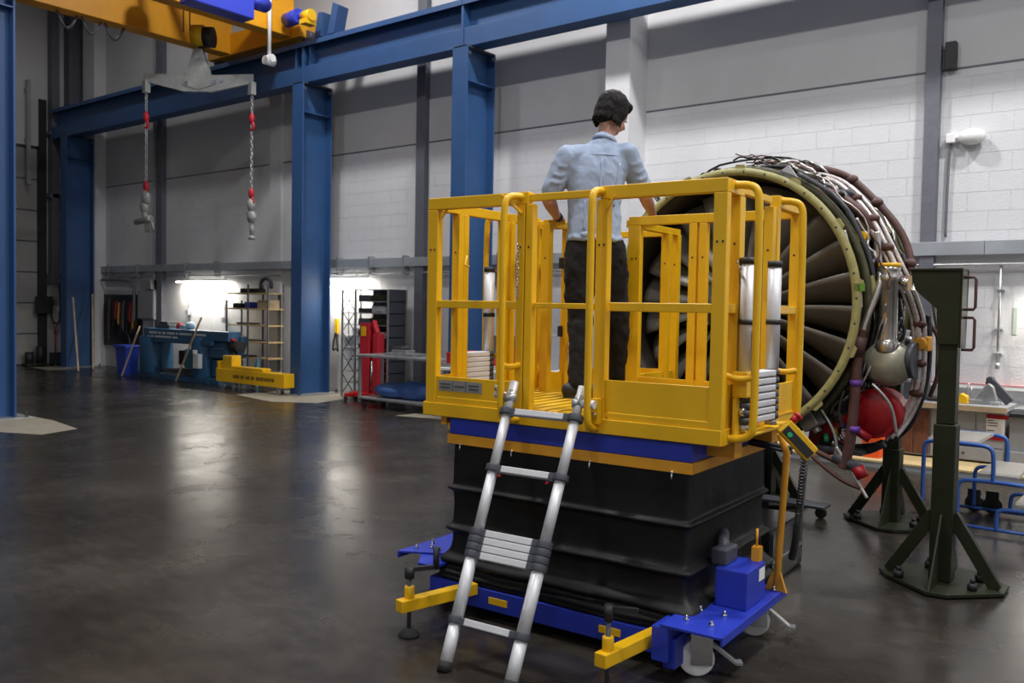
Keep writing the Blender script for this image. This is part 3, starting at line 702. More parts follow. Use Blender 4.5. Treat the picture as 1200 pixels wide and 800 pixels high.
# spinner and blades
MB().lathe([(.0, -.16), (.05, -.15), (.12, -.07), (.20, .05), (.265, .16), (.28, .42), (.0, .42)], c3, 'y', 32).build('spinner', mat('spinner_grey', (.12, .12, .12), .35, .3), EN)
def blade():
    vs = []; NR, NC = 12, 7
    for i in range(NR+1):
        s_ = i/NR; r = .265+(.888-.265)*s_
        ang = radians(24+36*s_); ch = .18+.12*s_; sweep = .05*s_*s_
        for j in range(NC+1):
            q = j/NC-.5
            x = sin(ang)*ch*q+.03*(1-4*q*q)*cos(ang); y = cos(ang)*ch*q-.03*(1-4*q*q)*sin(ang)+.30+sweep
            th = x/r*.95-.05*s_*(1-s_)
            vs.append((r*sin(th), y, r*cos(th)))
    fs = [(i*(NC+1)+j, i*(NC+1)+j+1, (i+1)*(NC+1)+j+1, (i+1)*(NC+1)+j) for i in range(NR) for j in range(NC)]
    return MB().add(vs, fs, True)
bo = blade().build('fan_blade', BLD, EN); bo.location = c3
sd = bo.modifiers.new('solid', 'SOLIDIFY'); sd.thickness = .009; sd.offset = 0
NBL = 22
for k in range(1, NBL): inst(bo, EN, c3, (0, 2*pi*k/NBL, 0))
vn = MB().box(-.006, .82, .28, .006, .98, .89).build('guide_vane', DUC, EN); vn.location = c3
for k in range(1, 36): inst(vn, EN, c3, (0, 2*pi*k/36, 0))
MB().cyl((0, .98, CZ), (0, 1.0, CZ), .92, n=48).build('rear_bulkhead', DUC, EN)
MB().lathe([(.60, 1.0), (.62, 1.3), (.52, 1.9), (.55, 2.4), (.40, 2.7), (.0, 2.7)], c3, 'y', 40).build('core_case', CAS, EN)
# accessories on the outside
def P(name, pts, r, m, it=2, n=8): return MB().tube(pts, r, n=n, smooth_iter=it).build(name, m, EN)
brown_out = [(.35, .45, 2.78), (.6, .45, 2.72), (.71, .5, 2.66), (.87, .5, 2.50), (1.02, .5, 2.33), (1.11, .5, 2.16), (1.15, .45, 1.98), (1.14, .4, 1.86)]
h = P('brown_hose', brown_out, .026, BRN)
for p in ((.71, .49, 2.655), (.89, .49, 2.48), (1.135, .46, 2.05)): MB().ell(p, (.045, .04, .035), 10).build('hose_clamp', BRN, h)
silver = [(.38, .3, 2.70), (.64, .3, 2.65), (.81, .3, 2.5), (.94, .28, 2.35), (1.05, .25, 2.15), (1.16, .25, 1.93), (1.2, .3, 1.81), (1.24, .35, 1.64), (1.25, .35, 1.38), (1.24, .35, 1.18), (1.17, .35, .99), (1.10, .3, .87)]
for k, (o_, rr_) in enumerate((((0, 0, 0), .017), ((.032, .02, .012), .013), ((-.03, .0, -.02), .011))):
    h = P('silver_pipe', [(a+o_[0], b_+o_[1], c+o_[2]) for a, b_, c in silver], rr_, BRA)
for i in (2, 3, 4, 5, 7, 8, 9):
    p = silver[i]; MB().ell(p, (.05, .03, .03), 10).build('pipe_clamp', BRN, EN)
P('brown_hose', [(.55, .25, 2.56), (.7, .25, 2.52), (.80, .25, 2.45), (.90, .28, 2.36), (.96, .3, 2.25)], .036, BRN)
h = P('brown_hose', [(.97, .1, 1.60), (.945, .1, 1.52), (.93, .1, 1.29), (.92, .1, 1.0), (.90, .1, .78), (.86, .1, .66)], .036, BRN)
for z in (1.24, .93): MB().cyl((.928, .1, z-.02), (.928, .1, z+.02), .038).build('purple_band', PUR, h)
MB().cyl((.955, .1, 1.55), (.93, .1, 1.42), .044).build('hose_end', BRN, h)
P('steel_pipe', [(1.04, .18, 1.98), (1.05, .16, 1.90), (1.01, .13, 1.76), (.97, .1, 1.62), (.965, .1, 1.56)], .024, STE)
# big bleed duct with pot
d = MB().lathe([(.058, -.27), (.058, .16), (.068, .17), (.068, .20), (.058, .21), (.07, .24), (.07, .26), (.0, .26)], (1.09, .2, 1.755), 'z', 24).lathe([(.07, -.30), (.075, -.27), (.075, -.24), (.06, -.22)], (1.09, .2, 1.755), 'z', 24).build('bleed_duct', STE, EN)
MB().lathe([(.05, .255), (.072, .26), (.07, .285), (.0, .285)], (1.09, .2, 1.755), 'z', 24).build('yellow_cap', YEL, d)
MB().ell((1.08, .27, 1.375), (.165, .15, .155), 28).lathe([(.06, .11), (.075, .13), (.075, .15), (.055, .16)], (1.09, .25, 1.36), 'z', 20).build('valve_pot', POT, EN)
MB().cyl((1.21, .3, 1.40), (1.25, .3, 1.40), .12, n=24).build('pot_cover', DPL, EN)
MB().cyl((1.0, .24, 1.03), (1.02, .42, 1.03), .168, .168, n=32).ell((1.0, .26, 1.03), (.165, .06, .165), 24).build('red_cover', RED, EN, label='large round red blanking cover')
MB().cyl((.83, .19, 1.0), (.9, .18, .92), .035).cyl((.9, .18, .92), (1.0, .2, .86), .03).build('red_cap', RED, EN)
MB().cyl((.60, .35, .80), (.66, .5, .80), .12, n=24).build('red_cover', RED, EN)
MB().ell((.99, .2, 2.05), .045, 12).build('red_cap', RED, EN)
MB().box(.80, .15, 2.16, .90, .17, 2.20).cyl((.92, .13, 2.22), (.92, .17, 2.22), .035).build('yellow_bracket', YEL, EN)
MB().box(1.20, .36, 1.46, 1.30, .46, 1.56).cyl((1.25, .33, 1.51), (1.25, .38, 1.51), .045).build('yellow_sensor', ORA, EN, bevel=.01)
P('thin_pipe', [(.83, .08, 2.26), (.90, .06, 2.05), (.955, .06, 1.86), (.965, .06, 1.74)], .009, BRA)
P('thin_pipe', [(1.0, .2, 2.25), (1.02, .2, 2.05), (1.03, .2, 1.98)], .022, STE)
P('wire', [(.70, .1, 1.04), (.78, .1, .93), (.82, .1, .81), (.80, .1, .72)], .010, GAL)
P('wire', [(1.04, .1, 1.24), (1.12, .1, 1.17), (1.17, .12, 1.08), (1.19, .14, .92)], .010, GAL)
P('wire', [(.86, .08, 1.18), (.83, .06, 1.04), (.86, .08, .93)], .010, HAR)
P('black_harness', [(1.25, .5, 1.70), (1.27, .5, 1.53), (1.27, .48, 1.29), (1.24, .45, 1.10), (1.17, .45, .93), (1.05, .45, .82), (.86, .4, .77), (.66, .4, .76)], .017, HAR)
P('black_harness', [(1.05, .35, 1.86), (1.15, .3, 1.84), (1.22, .35, 1.76), (1.26, .4, 1.60)], .028, HAR)
P('grey_pipe', [(1.26, .6, 1.78), (1.30, .6, 1.55), (1.30, .6, 1.25)], .022, STE)
P('brown_hose', [(1.24, .5, 1.68), (1.33, .55, 1.52), (1.33, .5, 1.30), (1.28, .5, 1.15)], .014, BRN)
# clutter: harness runs and boxes around the case, right and top
rnd = random.Random(11)
ms = [HAR, HAR, STE, CAS, BRN, CAS, DPL, HAR]
for k in range(60):
    y0 = rnd.uniform(.14, .95); a0_ = rnd.uniform(-55, 80); span = rnd.uniform(18, 60); r_ = rnd.uniform(1.0, 1.10); dy = rnd.uniform(-.15, .2)
    pts = []
    for j in range(7):
        a = radians(a0_+span*j/6); rr_ = r_+rnd.uniform(-.025, .025)
        pts.append((rr_*cos(a), min(1.1, max(.1, y0+dy*j/6+rnd.uniform(-.02, .02))), CZ+rr_*sin(a)))
    P('case_pipe', pts, rnd.choice((.006, .009, .012, .016)), ms[k % 8], 1, 6)
for k in range(30):
    a = radians(rnd.uniform(-60, 100)); y0 = rnd.uniform(.16, .9); r_ = rnd.uniform(.98, 1.03); sx, sy, sz = rnd.uniform(.03, .08), rnd.uniform(.03, .08), rnd.uniform(.02, .05)
    o = MB().box(-sz, -sy, -sx, sz, sy, sx).cyl((sz, 0, 0), (sz+.04, 0, 0), min(sx, sy)*.5, n=8).build('accessory_box', rnd.choice([CAS, DPL, GAL, BLK, CAS, FLG, OLI]), EN, bevel=.006)
    o.location = (r_*cos(a), y0, CZ+r_*sin(a)); o.rotation_euler = (0, -a, 0)
for k, (a, y0) in enumerate(((-12, .35), (-25, .4), (-40, .4), (5, .45), (18, .4), (33, .35), (45, .3))):
    a = radians(a); o = MB().ell((0, 0, 0), (.07, .09, .10), 12).cyl((.05, 0, 0), (.09, 0, 0), .04, n=10).build('accessory_housing', [CAS, POT, DPL, CAS, OLI, CAS, DPL][k], EN)
    o.location = (1.03*cos(a), y0, CZ+1.03*sin(a)); o.rotation_euler = (0, -a, 0)
for k in range(34):
    y0 = rnd.uniform(.10, .5); a0_ = rnd.uniform(-50, 85); span = min(rnd.uniform(10, 35), 92-a0_); r_ = rnd.uniform(1.03, 1.11)
    pts = []
    for j in range(6):
        a = radians(a0_+span*j/5); rr_ = r_+rnd.uniform(-.03, .03)
        pts.append((rr_*cos(a), max(.08, y0+rnd.uniform(-.05, .05)), CZ+rr_*sin(a)))
    P('case_wire', pts, rnd.choice((.005, .007, .010)), [BRA, HAR, STE, HAR, DPL, BRN, GAL][k % 7], 1, 5)
# top edge clutter seen over the ring
MB().prism([(.28, 2.66), (.42, 2.60), (.50, 2.60), (.40, 2.74)], 'y', .12, .14).build('grey_bracket', mat('bracket_grey', (.45, .46, .5), .4), EN)
P('case_pipe', [(.02, .2, 2.74), (.2, .2, 2.76), (.38, .25, 2.74), (.6, .3, 2.66)], .014, HAR)
P('case_pipe', [(.1, .2, 2.77), (.3, .25, 2.76), (.5, .3, 2.70)], .008, CHR)
for k in range(8):
    a = radians(96+k*7); P('case_pipe', [((.99)*cos(a), .1, CZ+.99*sin(a)), (1.03*cos(a+.05), .12, CZ+1.03*sin(a+.05)), (1.0*cos(a+.12), .15, CZ+1.0*sin(a+.12))], .009, HAR, 2, 6)
m = MB()
for k in range(9):
    a = radians(131+rnd.uniform(-4, 4)); m.tube([(.98*cos(a), .08+.01*k, CZ+.98*sin(a)), (1.05*cos(a)+rnd.uniform(-.03, .03), .1, CZ+1.05*sin(a)+rnd.uniform(0, .05)), (1.09*cos(a)+rnd.uniform(-.04, .04), .1, CZ+1.12*sin(a))], .006, n=5, smooth_iter=1)
m.build('wire_loom', HAR, EN)
# dangling hoses at the bottom
P('brown_hose', [(.60, .08, .76), (.70, .08, .68), (.86, .1, .57), (.98, .1, .54)], .016, BRN)
P('brown_hose', [(.60, .1, .78), (.75, .1, .72), (.9, .1, .67)], .020, BRN)
P('silver_pipe', [(.82, .08, .80), (.93, .1, .63), (1.03, .1, .48)], .011, BRA)
MB().cyl((.80, .1, .74), (.96, .12, .66), .04).build('drain_fitting', DPL, EN)
MB().cyl((.96, .1, .68), (1.0, .1, .61), .04).build('red_cap', RED, EN)
P('spiral_hose', [(.62, .3, .80), (.9, .3, .74), (1.06, .3, .83)], .030, HAR)
MB().box(.6, .2, .735, .95, .5, .775).build('sump_bracket', DPL, EN, bevel=.01)
m = MB()
for k in range(14):
    a = radians(-48+rnd.uniform(-7, 7)); m.cyl((1.14*cos(a), .3+rnd.uniform(-.05, .05), CZ+1.14*sin(a)), (1.2*cos(a), .3+rnd.uniform(-.08, .05), CZ+1.2*sin(a)+rnd.uniform(-.03, .03)), .011, n=6)
m.build('connector_cluster', CHR, EN)
for k, cm in enumerate((HBL, YEL, GRN)):
    a = radians(-45-k*4); MB().cyl((1.13*cos(a), .24, CZ+1.13*sin(a)), (1.17*cos(a), .2, CZ+1.17*sin(a)), .016, n=8).build('connector', cm, EN)
MB().ell((.55, .02, .86), (.05, .02, .03), 10).box(.42, .0, .84, .60, .03, .87).build('green_bracket', mat('green_paint', (.12, .30, .03), .5), EN)
MB().box(.93, .0, 1.85, 1.0, .02, 1.9).build('green_bracket', bpy.data.materials['green_paint'], EN)
# ------------------------------------------------------------------ engine stands
def stand(x, y, top, sl, label, arm=False, rz=0):
    g = thing('engine_stand', label, 'stand', (x, y, 0), rz)
    MB().prism([(-.38, .0), (-.30, -.12), (-.02, -.34), (.10, -.33), (.36, -.06), (.36, .14), (.1, .36), (-.1, .36), (-.36, .16)], 'z', .008, .03).build('base_plate', OLI, g, bevel=.003)
    MB().box(-.065, -.065, .03, .065, .065, sl).build('outer_post', OLI, g, bevel=.008)
    MB().box(-.053, -.053, sl, .053, .053, top).build('inner_post', OLI, g, bevel=.008)
    for a in (180, 0, 90):
        c, s_ = cos(radians(a)), sin(radians(a))
        MB().bar((c*.05, s_*.05, .45), (c*.31, s_*.31, .03), .055, .075, (c*.3, s_*.3, 1)).build('brace', OLI, g, bevel=.004)
    MB().prism([(-.34, .03), (-.06, .03), (-.06, .46)], 'x', -.006, .006).build('web_plate', OLI, g)
    bl = MB().cyl((0, 0, .03), (0, 0, .075), .03, n=6).cyl((0, 0, .075), (0, 0, .10), .015, n=8).build('levelling_bolt', BLK, g); bl.location = (-.22, -.14, 0)
    for q in ((.2, -.12), (.2, .1), (-.12, .22)): inst(bl, g, (*q, 0))
    return g
g = stand(-1.24, 6.04, 1.95, 1.02, 'olive engine stand nearest the camera with a gusseted bracket and two handles')
MB().prism([(-.23, 1.98), (.065, 1.98), (.065, 1.52), (-.06, 1.52), (-.07, 1.74), (-.20, 1.86)], 'y', -.07, .07).box(-.24, -.08, 1.98, .075, .08, 1.995).box(.065, -.08, 1.5, .075, .08, 1.98).build('support_bracket', OLI, g, bevel=.004)
MB().box(-.25, -.05, 1.86, -.225, .05, 1.95).cyl((-.30, 0, 1.91), (-.24, 0, 1.91), .03).build('mount_pin', CHR, g)
for z in (1.73, 1.48):
    MB().tube([(.065, 0, z+.21), (.125, 0, z+.21), (.135, 0, z+.195), (.135, 0, z+.025), (.125, 0, z+.01), (.065, 0, z+.01)], .009, n=8).build('handle', BRN, g)
g = stand(-1.93, 7.5, 1.15, .62, 'olive engine stand behind the nearest one, beside the plywood plinth')
g = stand(-3.03, 7.62, 1.15, .62, 'olive engine stand seen behind the lift bellows and amber pole')
cr = thing('engine_cradle', 'dark steel cradle bar under the engine joining the two rear stands', 'cradle', (-2.48, 7.56, 1.15), radians(-6))
MB().box(-.62, -.06, 0, .62, .06, .08).prism([(-.3, .08), (.3, .08), (.22, .16), (-.22, .16)], 'y', -.05, .05).build('cradle_bar', OLI, cr, bevel=.004)
cs = thing('floor_caster_dolly', 'small black castered dolly frame on the floor under the engine', 'dolly', (-2.68, 7.3, 0))
MB().box(-.3, -.1, .09, .3, .1, .11).build('frame', DPL, cs)
for x in (-.25, .25): MB().cyl((x, -.02, .045), (x, .02, .045), .045, n=18).cyl((x, 0, .045), (x, 0, .09), .012).build('wheel', RUB, cs)

# ------------------------------------------------------------------ things along the back wall
B = .004
# blue machine
t = thing('metalworking_machine', 'long blue metalworking machine bed on pedestals against the lit wall', 'machine', (0, 0, 0))
MB().box(-18.75, 10.45, .90, -15.5, 10.75, 1.10).box(-18.75, 10.42, .80, -16.0, 10.46, .90).box(-18.75, 10.7, .8, -15.5, 10.9, 1.0).build('bed', TBL, t, bevel=.01)
MB().cyl((-18.62, 10.65, .1), (-18.62, 10.65, .92), .32, n=24).box(-18.9, 10.65, .1, -18.3, 10.92, .92).build('left_pedestal', TBL, t, bevel=.01)
MB().cyl((-16.62, 10.68, .1), (-16.62, 10.68, .95), .31, n=24).box(-16.9, 10.6, .1, -16.3, 10.92, .9).build('right_pedestal', TBL, t, bevel=.01)
MB().box(-16.25, 10.5, .55, -15.6, 10.92, .88).box(-16.2, 10.55, .15, -15.65, 10.92, .5).box(-16.28, 10.46, .73, -15.7, 10.5, .76).build('drive_cabinet', TBL, t, bevel=.01)
MB().prism([(-19.0, .0), (-16.1, .0), (-16.2, .1), (-18.9, .1)], 'y', 10.4, 10.92).box(-16.3, 10.42, .0, -15.8, 10.9, .12).build('base', TBL, t, bevel=.008)
MB().box(-18.2, 10.55, .18, -17.0, 10.95, .22).bar((-18.3, 10.5, .22), (-16.95, 10.45, .17), .04, .03).build('chip_tray', DPL, t)
MB().box(-17.9, 10.8, .3, -17.55, 11.0, .62).cyl((-17.75, 10.78, .45), (-17.75, 10.82, .45), .08).build('motor', BLK, t, bevel=.01)
MB().box(-17.5, 10.7, .25, -17.1, 10.95, .66).build('coolant_box', mat('teal_paint', (.06, .24, .33), .5), t, bevel=.01)
MB().box(-18.15, 10.5, .10, -17.35, 10.9, .14).build('floor_tray', GAL, t)
MB().cyl((-15.6, 10.6, .82), (-15.28, 10.6, .80), .12, n=18).cyl((-15.4, 10.55, .70), (-15.35, 10.5, .45), .05).box(-15.55, 10.5, .85, -15.35, 10.62, .93).build('chuck', BLK, t)
MB().box(-15.75, 10.5, .92, -15.45, 10.6, .97).build('red_trim', RCH, t)
rnd = random.Random(5)
m = MB()
for z0, z1, x0, x1 in ((.985, 1.03, -18.5, -16.35), (.905, .945, -18.5, -17.3), (.91, .95, -16.75, -16.5)):
    x = x0
    while x < x1:
        w_ = rnd.choice((.05, .07, .09)); m.box(x, 10.412 if z0 < .98 else 10.444, z0, x+w_, 10.42 if z0 < .98 else 10.45, z1); x += w_+rnd.choice((.02, .02, .07))
m.build('lettering', LET, t)['kind'] = 'stuff'
tag(MB().ell((-17.35, 10.75, 1.18), (.12, .1, .09), 12).box(-17.6, 10.65, 1.1, -17.4, 10.8, 1.19).build('cloth_bundle', mat('pale_blue_cloth', (.35, .5, .6), .8)), 'pale blue cloth bundle lying on top of the blue machine', 'cloth')
tag(MB().box(-17.75, 10.65, 1.1, -17.62, 10.78, 1.2).cyl((-17.7, 10.7, 1.2), (-17.7, 10.7, 1.24), .03).build('oil_can', RCH), 'small red oil can on top of the blue machine', 'can')
tag(MB().box(-18.5, 10.6, 1.1, -17.95, 10.9, 1.18).box(-18.4, 10.62, 1.18, -18.05, 10.88, 1.25).build('tool_tray', DPL, bevel=.006), 'dark tool tray on the left end of the blue machine', 'tray')
tag(MB().bar((-18.85, 10.42, 1.14), (-18.95, 10.05, .02), .03, .03).build('wooden_pole', WOD), 'pale wooden pole leaning at the left end of the blue machine', 'pole')
tag(MB().bar((-16.35, 10.38, 1.38), (-17.0, 10.2, .02), .03, .03).build('wooden_pole', WOD), 'pale wooden pole leaning across the front right of the blue machine', 'pole')
tag(MB().box(-16.5, 10.28, .32, -16.3, 10.38, .62).cyl((-16.45, 10.3, .62), (-16.45, 10.3, .7), .05).build('spray_container', WHT, bevel=.01), 'white container hanging at the front right of the blue machine', 'container')
tag(MB().prism([(-19.62, 0), (-19.3, 0), (-19.22, .62), (-19.72, .62)], 'y', 10.3, 10.62).box(-19.75, 10.27, .62, -19.2, 10.65, .68).build('waste_bin', mat('bin_blue', (.02, .06, .45), .45), bevel=.01), 'bright blue plastic bin left of the blue machine', 'bin')
t = thing('fuse_box', 'tall pale grey fuse box on the wall above the blue bin', 'box', (-20.15, WY, 1.62))
MB().box(-.38, -.16, -.36, .38, -.003, .34).build('enclosure', TRU, t, bevel=.01)
MB().box(-.35, -.175, -.33, .35, -.16, .31).build('door', CGR, t, bevel=.004)
MB().box(-.16, -.2, .36, .3, -.003, .6).build('switch_box', GAL, t, bevel=.01)
# dark board with hanging slings
t = thing('hanging_board', 'dark wall board hung with slings, hoses and straps in the corner', 'board', (-21.3, WY, 0))
MB().box(-1.1, -.05, .55, .72, -.003, 1.85).build('board', BLK, t)
cols_ = [HAR, BRN, DGR, OLI, HAR, BLK, RCH, BRN, ORA]
for k in range(20):
    x = -.85+k*.078; z1 = 1.72-rnd.uniform(0, .08); ln = rnd.uniform(.5, 1.2)
    m = MB().tube([(x-.02, -.1, z1), (x-.03, -.12, z1-ln*.5), (x, -.13, z1-ln), (x+.03, -.12, z1-ln*.5), (x+.02, -.1, z1)], .014, n=6, smooth_iter=2); m.build('hanging_strap', cols_[k % 9], t)
MB().tube([(.1+.22*cos(a), -.12, .62+.30*sin(a)) for a in [2*pi*k/20 for k in range(20)]], .028, n=8, closed=True).build('hose_coil', BLK, t)
tag(MB().bar((-21.75, 10.30, 1.75), (-20.75, 9.95, .02), .035, .035).build('wooden_pole', WOD), 'pale wooden pole leaning against the far left blue column', 'pole')
tag(MB().bar((-22.03, 10.92, 1.85), (-21.15, 10.5, .02), .04, .03).build('wooden_pole', WOD), 'upright pale wooden plank just right of the far left blue column', 'pole')
# left corner items
t = thing('shovel', 'shovel with red handle standing against the left wall', 'shovel', (XL+.12, 10.66, 0))
MB().box(-.02, -.15, .02, .01, .15, .32).build('blade', DPL, t, bevel=.01)
MB().cyl((0, 0, .3), (0, 0, .8), .018, n=8).cyl((0, 0, .8), (0, 0, .98), .02).tube([(0, -.02, .97), (0, -.08, 1.08), (0, .08, 1.08), (0, .02, .97)], .016, n=6).build('handle', RCH, t)
t = thing('air_duct', 'dark vertical ducts with cross pieces on the left wall above the shovel', 'duct', (XL, 10.62, 0))
MB().box(.02, -.10, 2.35, .3, .08, 9.9).box(.02, .3, 2.3, .25, .42, 6.2).box(.02, -.15, 2.1, .4, .50, 2.35).box(.02, -.15, 4.3, .3, .45, 4.42).box(.02, -.15, 5.9, .25, .48, 6.0).build('duct', DGR, t, bevel=.01)
MB().tube([(.1, .3, 4.2), (.2, .48, 4.0), (.2, .52, 3.4), (.2, .4, 2.5)], .04, smooth_iter=2).build('bent_hose', BLK, t)
t = thing('door_track', 'pale vertical roller door track on the left wall', 'track', (XL+.08, 10.0, 0))
MB().box(0, -.04, 4.6, .1, .04, 7.2).box(-.08, -.05, 5.65, .0, .05, 5.75).box(-.08, -.05, 6.9, 0, .05, 7.0).build('track', TRU, t)
t = thing('switch_box', 'black switch box with looped cable on the left wall by the roller door', 'box', (XL+.06, 10.42, 1.55))
MB().box(.02, -.25, -.22, .2, .12, .22).build('box_body', BLK, t, bevel=.01)
MB().tube([(.1, .1, -.15), (.1, .16, -.45), (.1, .3, -.5), (.1, .36, -.3), (.1, .34, .4), (.1, .3, .8)], .02, smooth_iter=2).build('cable', BLK, t)
tag(MB().cyl((XL+.2, 10.25, .06), (XL+.2, 10.25, .5), .10).cyl((XL+.2, 9.98, .05), (XL+.2, 9.98, .35), .1).box(XL+.08, 9.85, .02, XL+.35, 10.4, .06).build('hose_reel', BLK), 'dark hose reel on the floor against the left wall', 'reel')
tag(MB().tube([(XL+.1, 10.95, 1.9), (XL+.15, 10.8, 1.8), (XL+.15, 10.78, 1.5), (XL+.15, 10.93, 1.35)], .03, smooth_iter=2).box(XL+.02, 10.8, 1.15, XL+.2, 11.0, 1.4).build('air_coupling', BRN), 'looped pipe with coupling on the left wall beside the blue column', 'pipe')
t = thing('broom', 'dark broom leaning on the nearest blue column at the left edge', 'broom', (0, 0, 0))
MB().cyl((-12.62, 4.75, 1.15), (-12.36, 4.60, .2), .016, n=8).build('handle', WOD, t)
MB().box(-12.46, 4.50, .03, -12.26, 4.68, .22).build('bristles', BLK, t, bevel=.01)
MB().box(-12.72, 4.70, 1.02, -12.56, 4.82, 1.2).build('grip', BLK, t, bevel=.01)
# yellow cart
t = thing('jib_cart', 'yellow wheeled lifting cart with dark lettering in front of the open shelf rack', 'cart', (.42, 10.2, 0))
YC = YEL
MB().box(-15.78, -.12, .14, -13.62, .12, .40).build('beam', YC, t, bevel=.01)
MB().box(-15.28, -.10, .40, -14.3, .10, .46).build('top_bar', YC, t, bevel=.01)
MB().box(-15.58, -.1, .40, -15.28, .12, .66).build('upright', YC, t, bevel=.01)
MB().box(-15.78, -.1, .38, -15.70, .1, .54).build('end_lug', YC, t, bevel=.01)
m = MB(); x = -15.2
while x < -13.9:
    w_ = rnd.choice((.03, .05, .06)); m.box(x, -.1225, .235, x+w_, -.12, .30); x += w_+rnd.choice((.02, .02, .06))
m.build('lettering', DLT, t)['kind'] = 'stuff'
for x in (-15.6, -15.25): MB().cyl((x, -.08, .06), (x, -.04, .06), .06, n=18).box(x-.03, -.09, .06, x+.03, -.03, .15).build('caster', GAL, t)
for x in (-13.85,): MB().cyl((x, -.08, .06), (x, -.04, .06), .06, n=18).box(x-.03, -.09, .06, x+.03, -.03, .15).build('caster', GAL, t)
# open rack left
t = thing('shelf_rack', 'tall open shelf rack with pale wooden shelves left of the blue column', 'rack', (0, 0, 0))
RX0, RX1, RY0, RY1 = -16.3, -14.85, 10.95, 11.32
for x in (RX0, RX0+.75, RX1-.02):
    for y in (RY0, RY1): MB().box(x-.014, y-.014, 0, x+.014, y+.014, 2.08 if x > -15.7 else (2.0 if x > -16 else 1.75)).build('upright', DGR, t)
for z in (.55, .88, 1.22, 1.56, 1.88):
    MB().box(RX0, RY0-.01, z, RX1, RY1, z+.03).build('shelf', PLY, t, bevel=.003)
MB().box(-15.05, RY1, .3, -14.95, RY1+.02, 1.9).build('back_panel', CGR, t)
def item(name, mb, m_, label, cat, grp=None): return tag(mb.build(name, m_, bevel=.006), label, cat, grp)
item('tube_bundle', MB().box(-15.9, 11.0, 1.91, -15.3, 11.2, 2.0), OLI, 'olive bundle on the top shelf of the open shelf rack', 'bundle')
tag(MB().tube([(-15.15+.18*cos(a), 11.1, 2.06+.15*sin(a)) for a in [pi*k/8 for k in range(-1, 10)]], .04, n=8).build('hose_loop', DPL), 'dark hose loop on the top shelf of the open shelf rack', 'hose')
item('carton', MB().box(-16.15, 11.0, 1.59, -15.85, 11.25, 1.69), OLI, 'dark olive box on the second shelf of the open rack, at its left', 'box')
item('blue_case', MB().box(-15.75, 11.0, 1.59, -15.55, 11.2, 1.72), HBL, 'small blue case on the second shelf of the open rack', 'case')
item('carton', MB().box(-15.3, 11.0, 1.59, -14.9, 11.25, 1.76), WOD, 'pale brown carton on the second shelf of the open rack, right', 'box')
item('metal_bar', MB().box(-16.1, 11.05, 1.25, -15.4, 11.15, 1.29), DPL, 'dark metal bar on the third shelf of the open rack', 'bar')
item('metal_bar', MB().box(-16.2, 11.05, .91, -15.2, 11.15, .94), DPL, 'dark metal bar on the fourth shelf of the open rack', 'bar')
item('metal_bar', MB().box(-16.2, 11.05, .58, -15.5, 11.15, .61), DPL, 'dark metal bar on the lowest shelf of the open rack', 'bar')
item('folded_trestle', MB().bar((-15.3, 10.8, .0), (-15.1, 10.9, .60), .05, .03).bar((-15.02, 10.8, 0), (-15.1, 10.9, .6), .05, .03), mat('pale_blue_steel', (.12, .3, .42), .5), 'pale blue trestle leaning on the open rack behind the yellow cart', 'trestle')
item('bundle', MB().ell((-15.55, 11.1, .18), (.22, .12, .14), 12), BRN, 'dark bundle on the floor under the open rack', 'bundle')
# wire-sided rack right of the column
t = thing('wire_rack', 'tall grey wire-sided rack filled with dark trays right of the blue column', 'rack', (0, 0, 0))
X0, X1, Y0, Y1 = -12.5, -11.3, 10.85, 11.3
for x in (X0, -12.15, X1):
    for y in (Y0, Y1): MB().box(x-.014, y-.014, 0, x+.014, y+.014, 1.98).build('upright', GAL, t)
zz = [.06+k*.213 for k in range(10)]
for z in zz: MB().box(X0, Y0, z-.008, X1, Y1, z+.008).build('shelf', GAL, t)
MB().box(X1-.02, Y0, .05, X1, Y1, 1.98).box(-12.15, Y1, .05, X1, Y1+.01, 1.98).build('side_panel', DPL, t)
for k in range(5):
    z = .06+k*.38
    m = MB()
    m.bar((X0, Y0, z), (-12.15, Y0, z+.38), .012, .012).bar((-12.15, Y0, z), (X0, Y0, z+.38), .012, .012); m.build('cross_wire', DPL, t)
k = 0
for z in zz[:9]:
    for x, w_ in ((-12.1, .30), (-11.75, .38)):
        h_ = rnd.choice((.09, .12, .14))
        o = MB().box(x, Y0+.03, z+.01, x+w_, Y1-.05, z+h_).box(x+w_*.3, Y0+.02, z+.04, x+w_*.7, Y0+.03, z+.07).build('storage_tray', [DPL, OLI, BLK, CGR][k % 4], bevel=.005)
        tag(o, '%s tray on the %s shelf of the wire-sided rack, %s side' % (['charcoal', 'olive green', 'black', 'pale grey'][k % 4], ['bottom', 'second lowest', 'third', 'fourth', 'fifth', 'sixth', 'seventh', 'eighth', 'topmost filled'][k//2], ['left', 'right'][k % 2]), 'tray', 'storage trays in the wire-sided rack'); k += 1
t = thing('engine_hoist', 'folded red workshop hoist standing in front of the wire-sided rack', 'hoist', (-11.5, 10.7, 0))
MB().box(-.30, -.05, .12, -.06, .08, 1.38).build('mast', RCH, t, bevel=.01)
MB().box(.03, -.05, .12, .16, .12, 1.2).bar((.1, 0, 1.2), (-.02, .02, 1.42), .08, .08).build('boom', RCH, t, bevel=.01)
MB().box(-.52, -.1, .06, .1, .1, .14).bar((-.4, .0, .1), (-.4, -.3, .1), .06, .06).build('base', mat('bright_red', (.62, .02, .02), .4), t, bevel=.008)
MB().box(-.26, -.06, 1.15, -.14, -.05, 1.32).build('yellow_label', YEL, t)
MB().cyl((.0, -.04, .2), (.0, -.04, .7), .016, n=8).build('ram', CHR, t)
for x, y in ((-.45, 0), (.05, 0), (-.4, -.28)): MB().cyl((x, y-.02, .035), (x, y+.02, .035), .035, n=14).build('wheel', RUB, t)
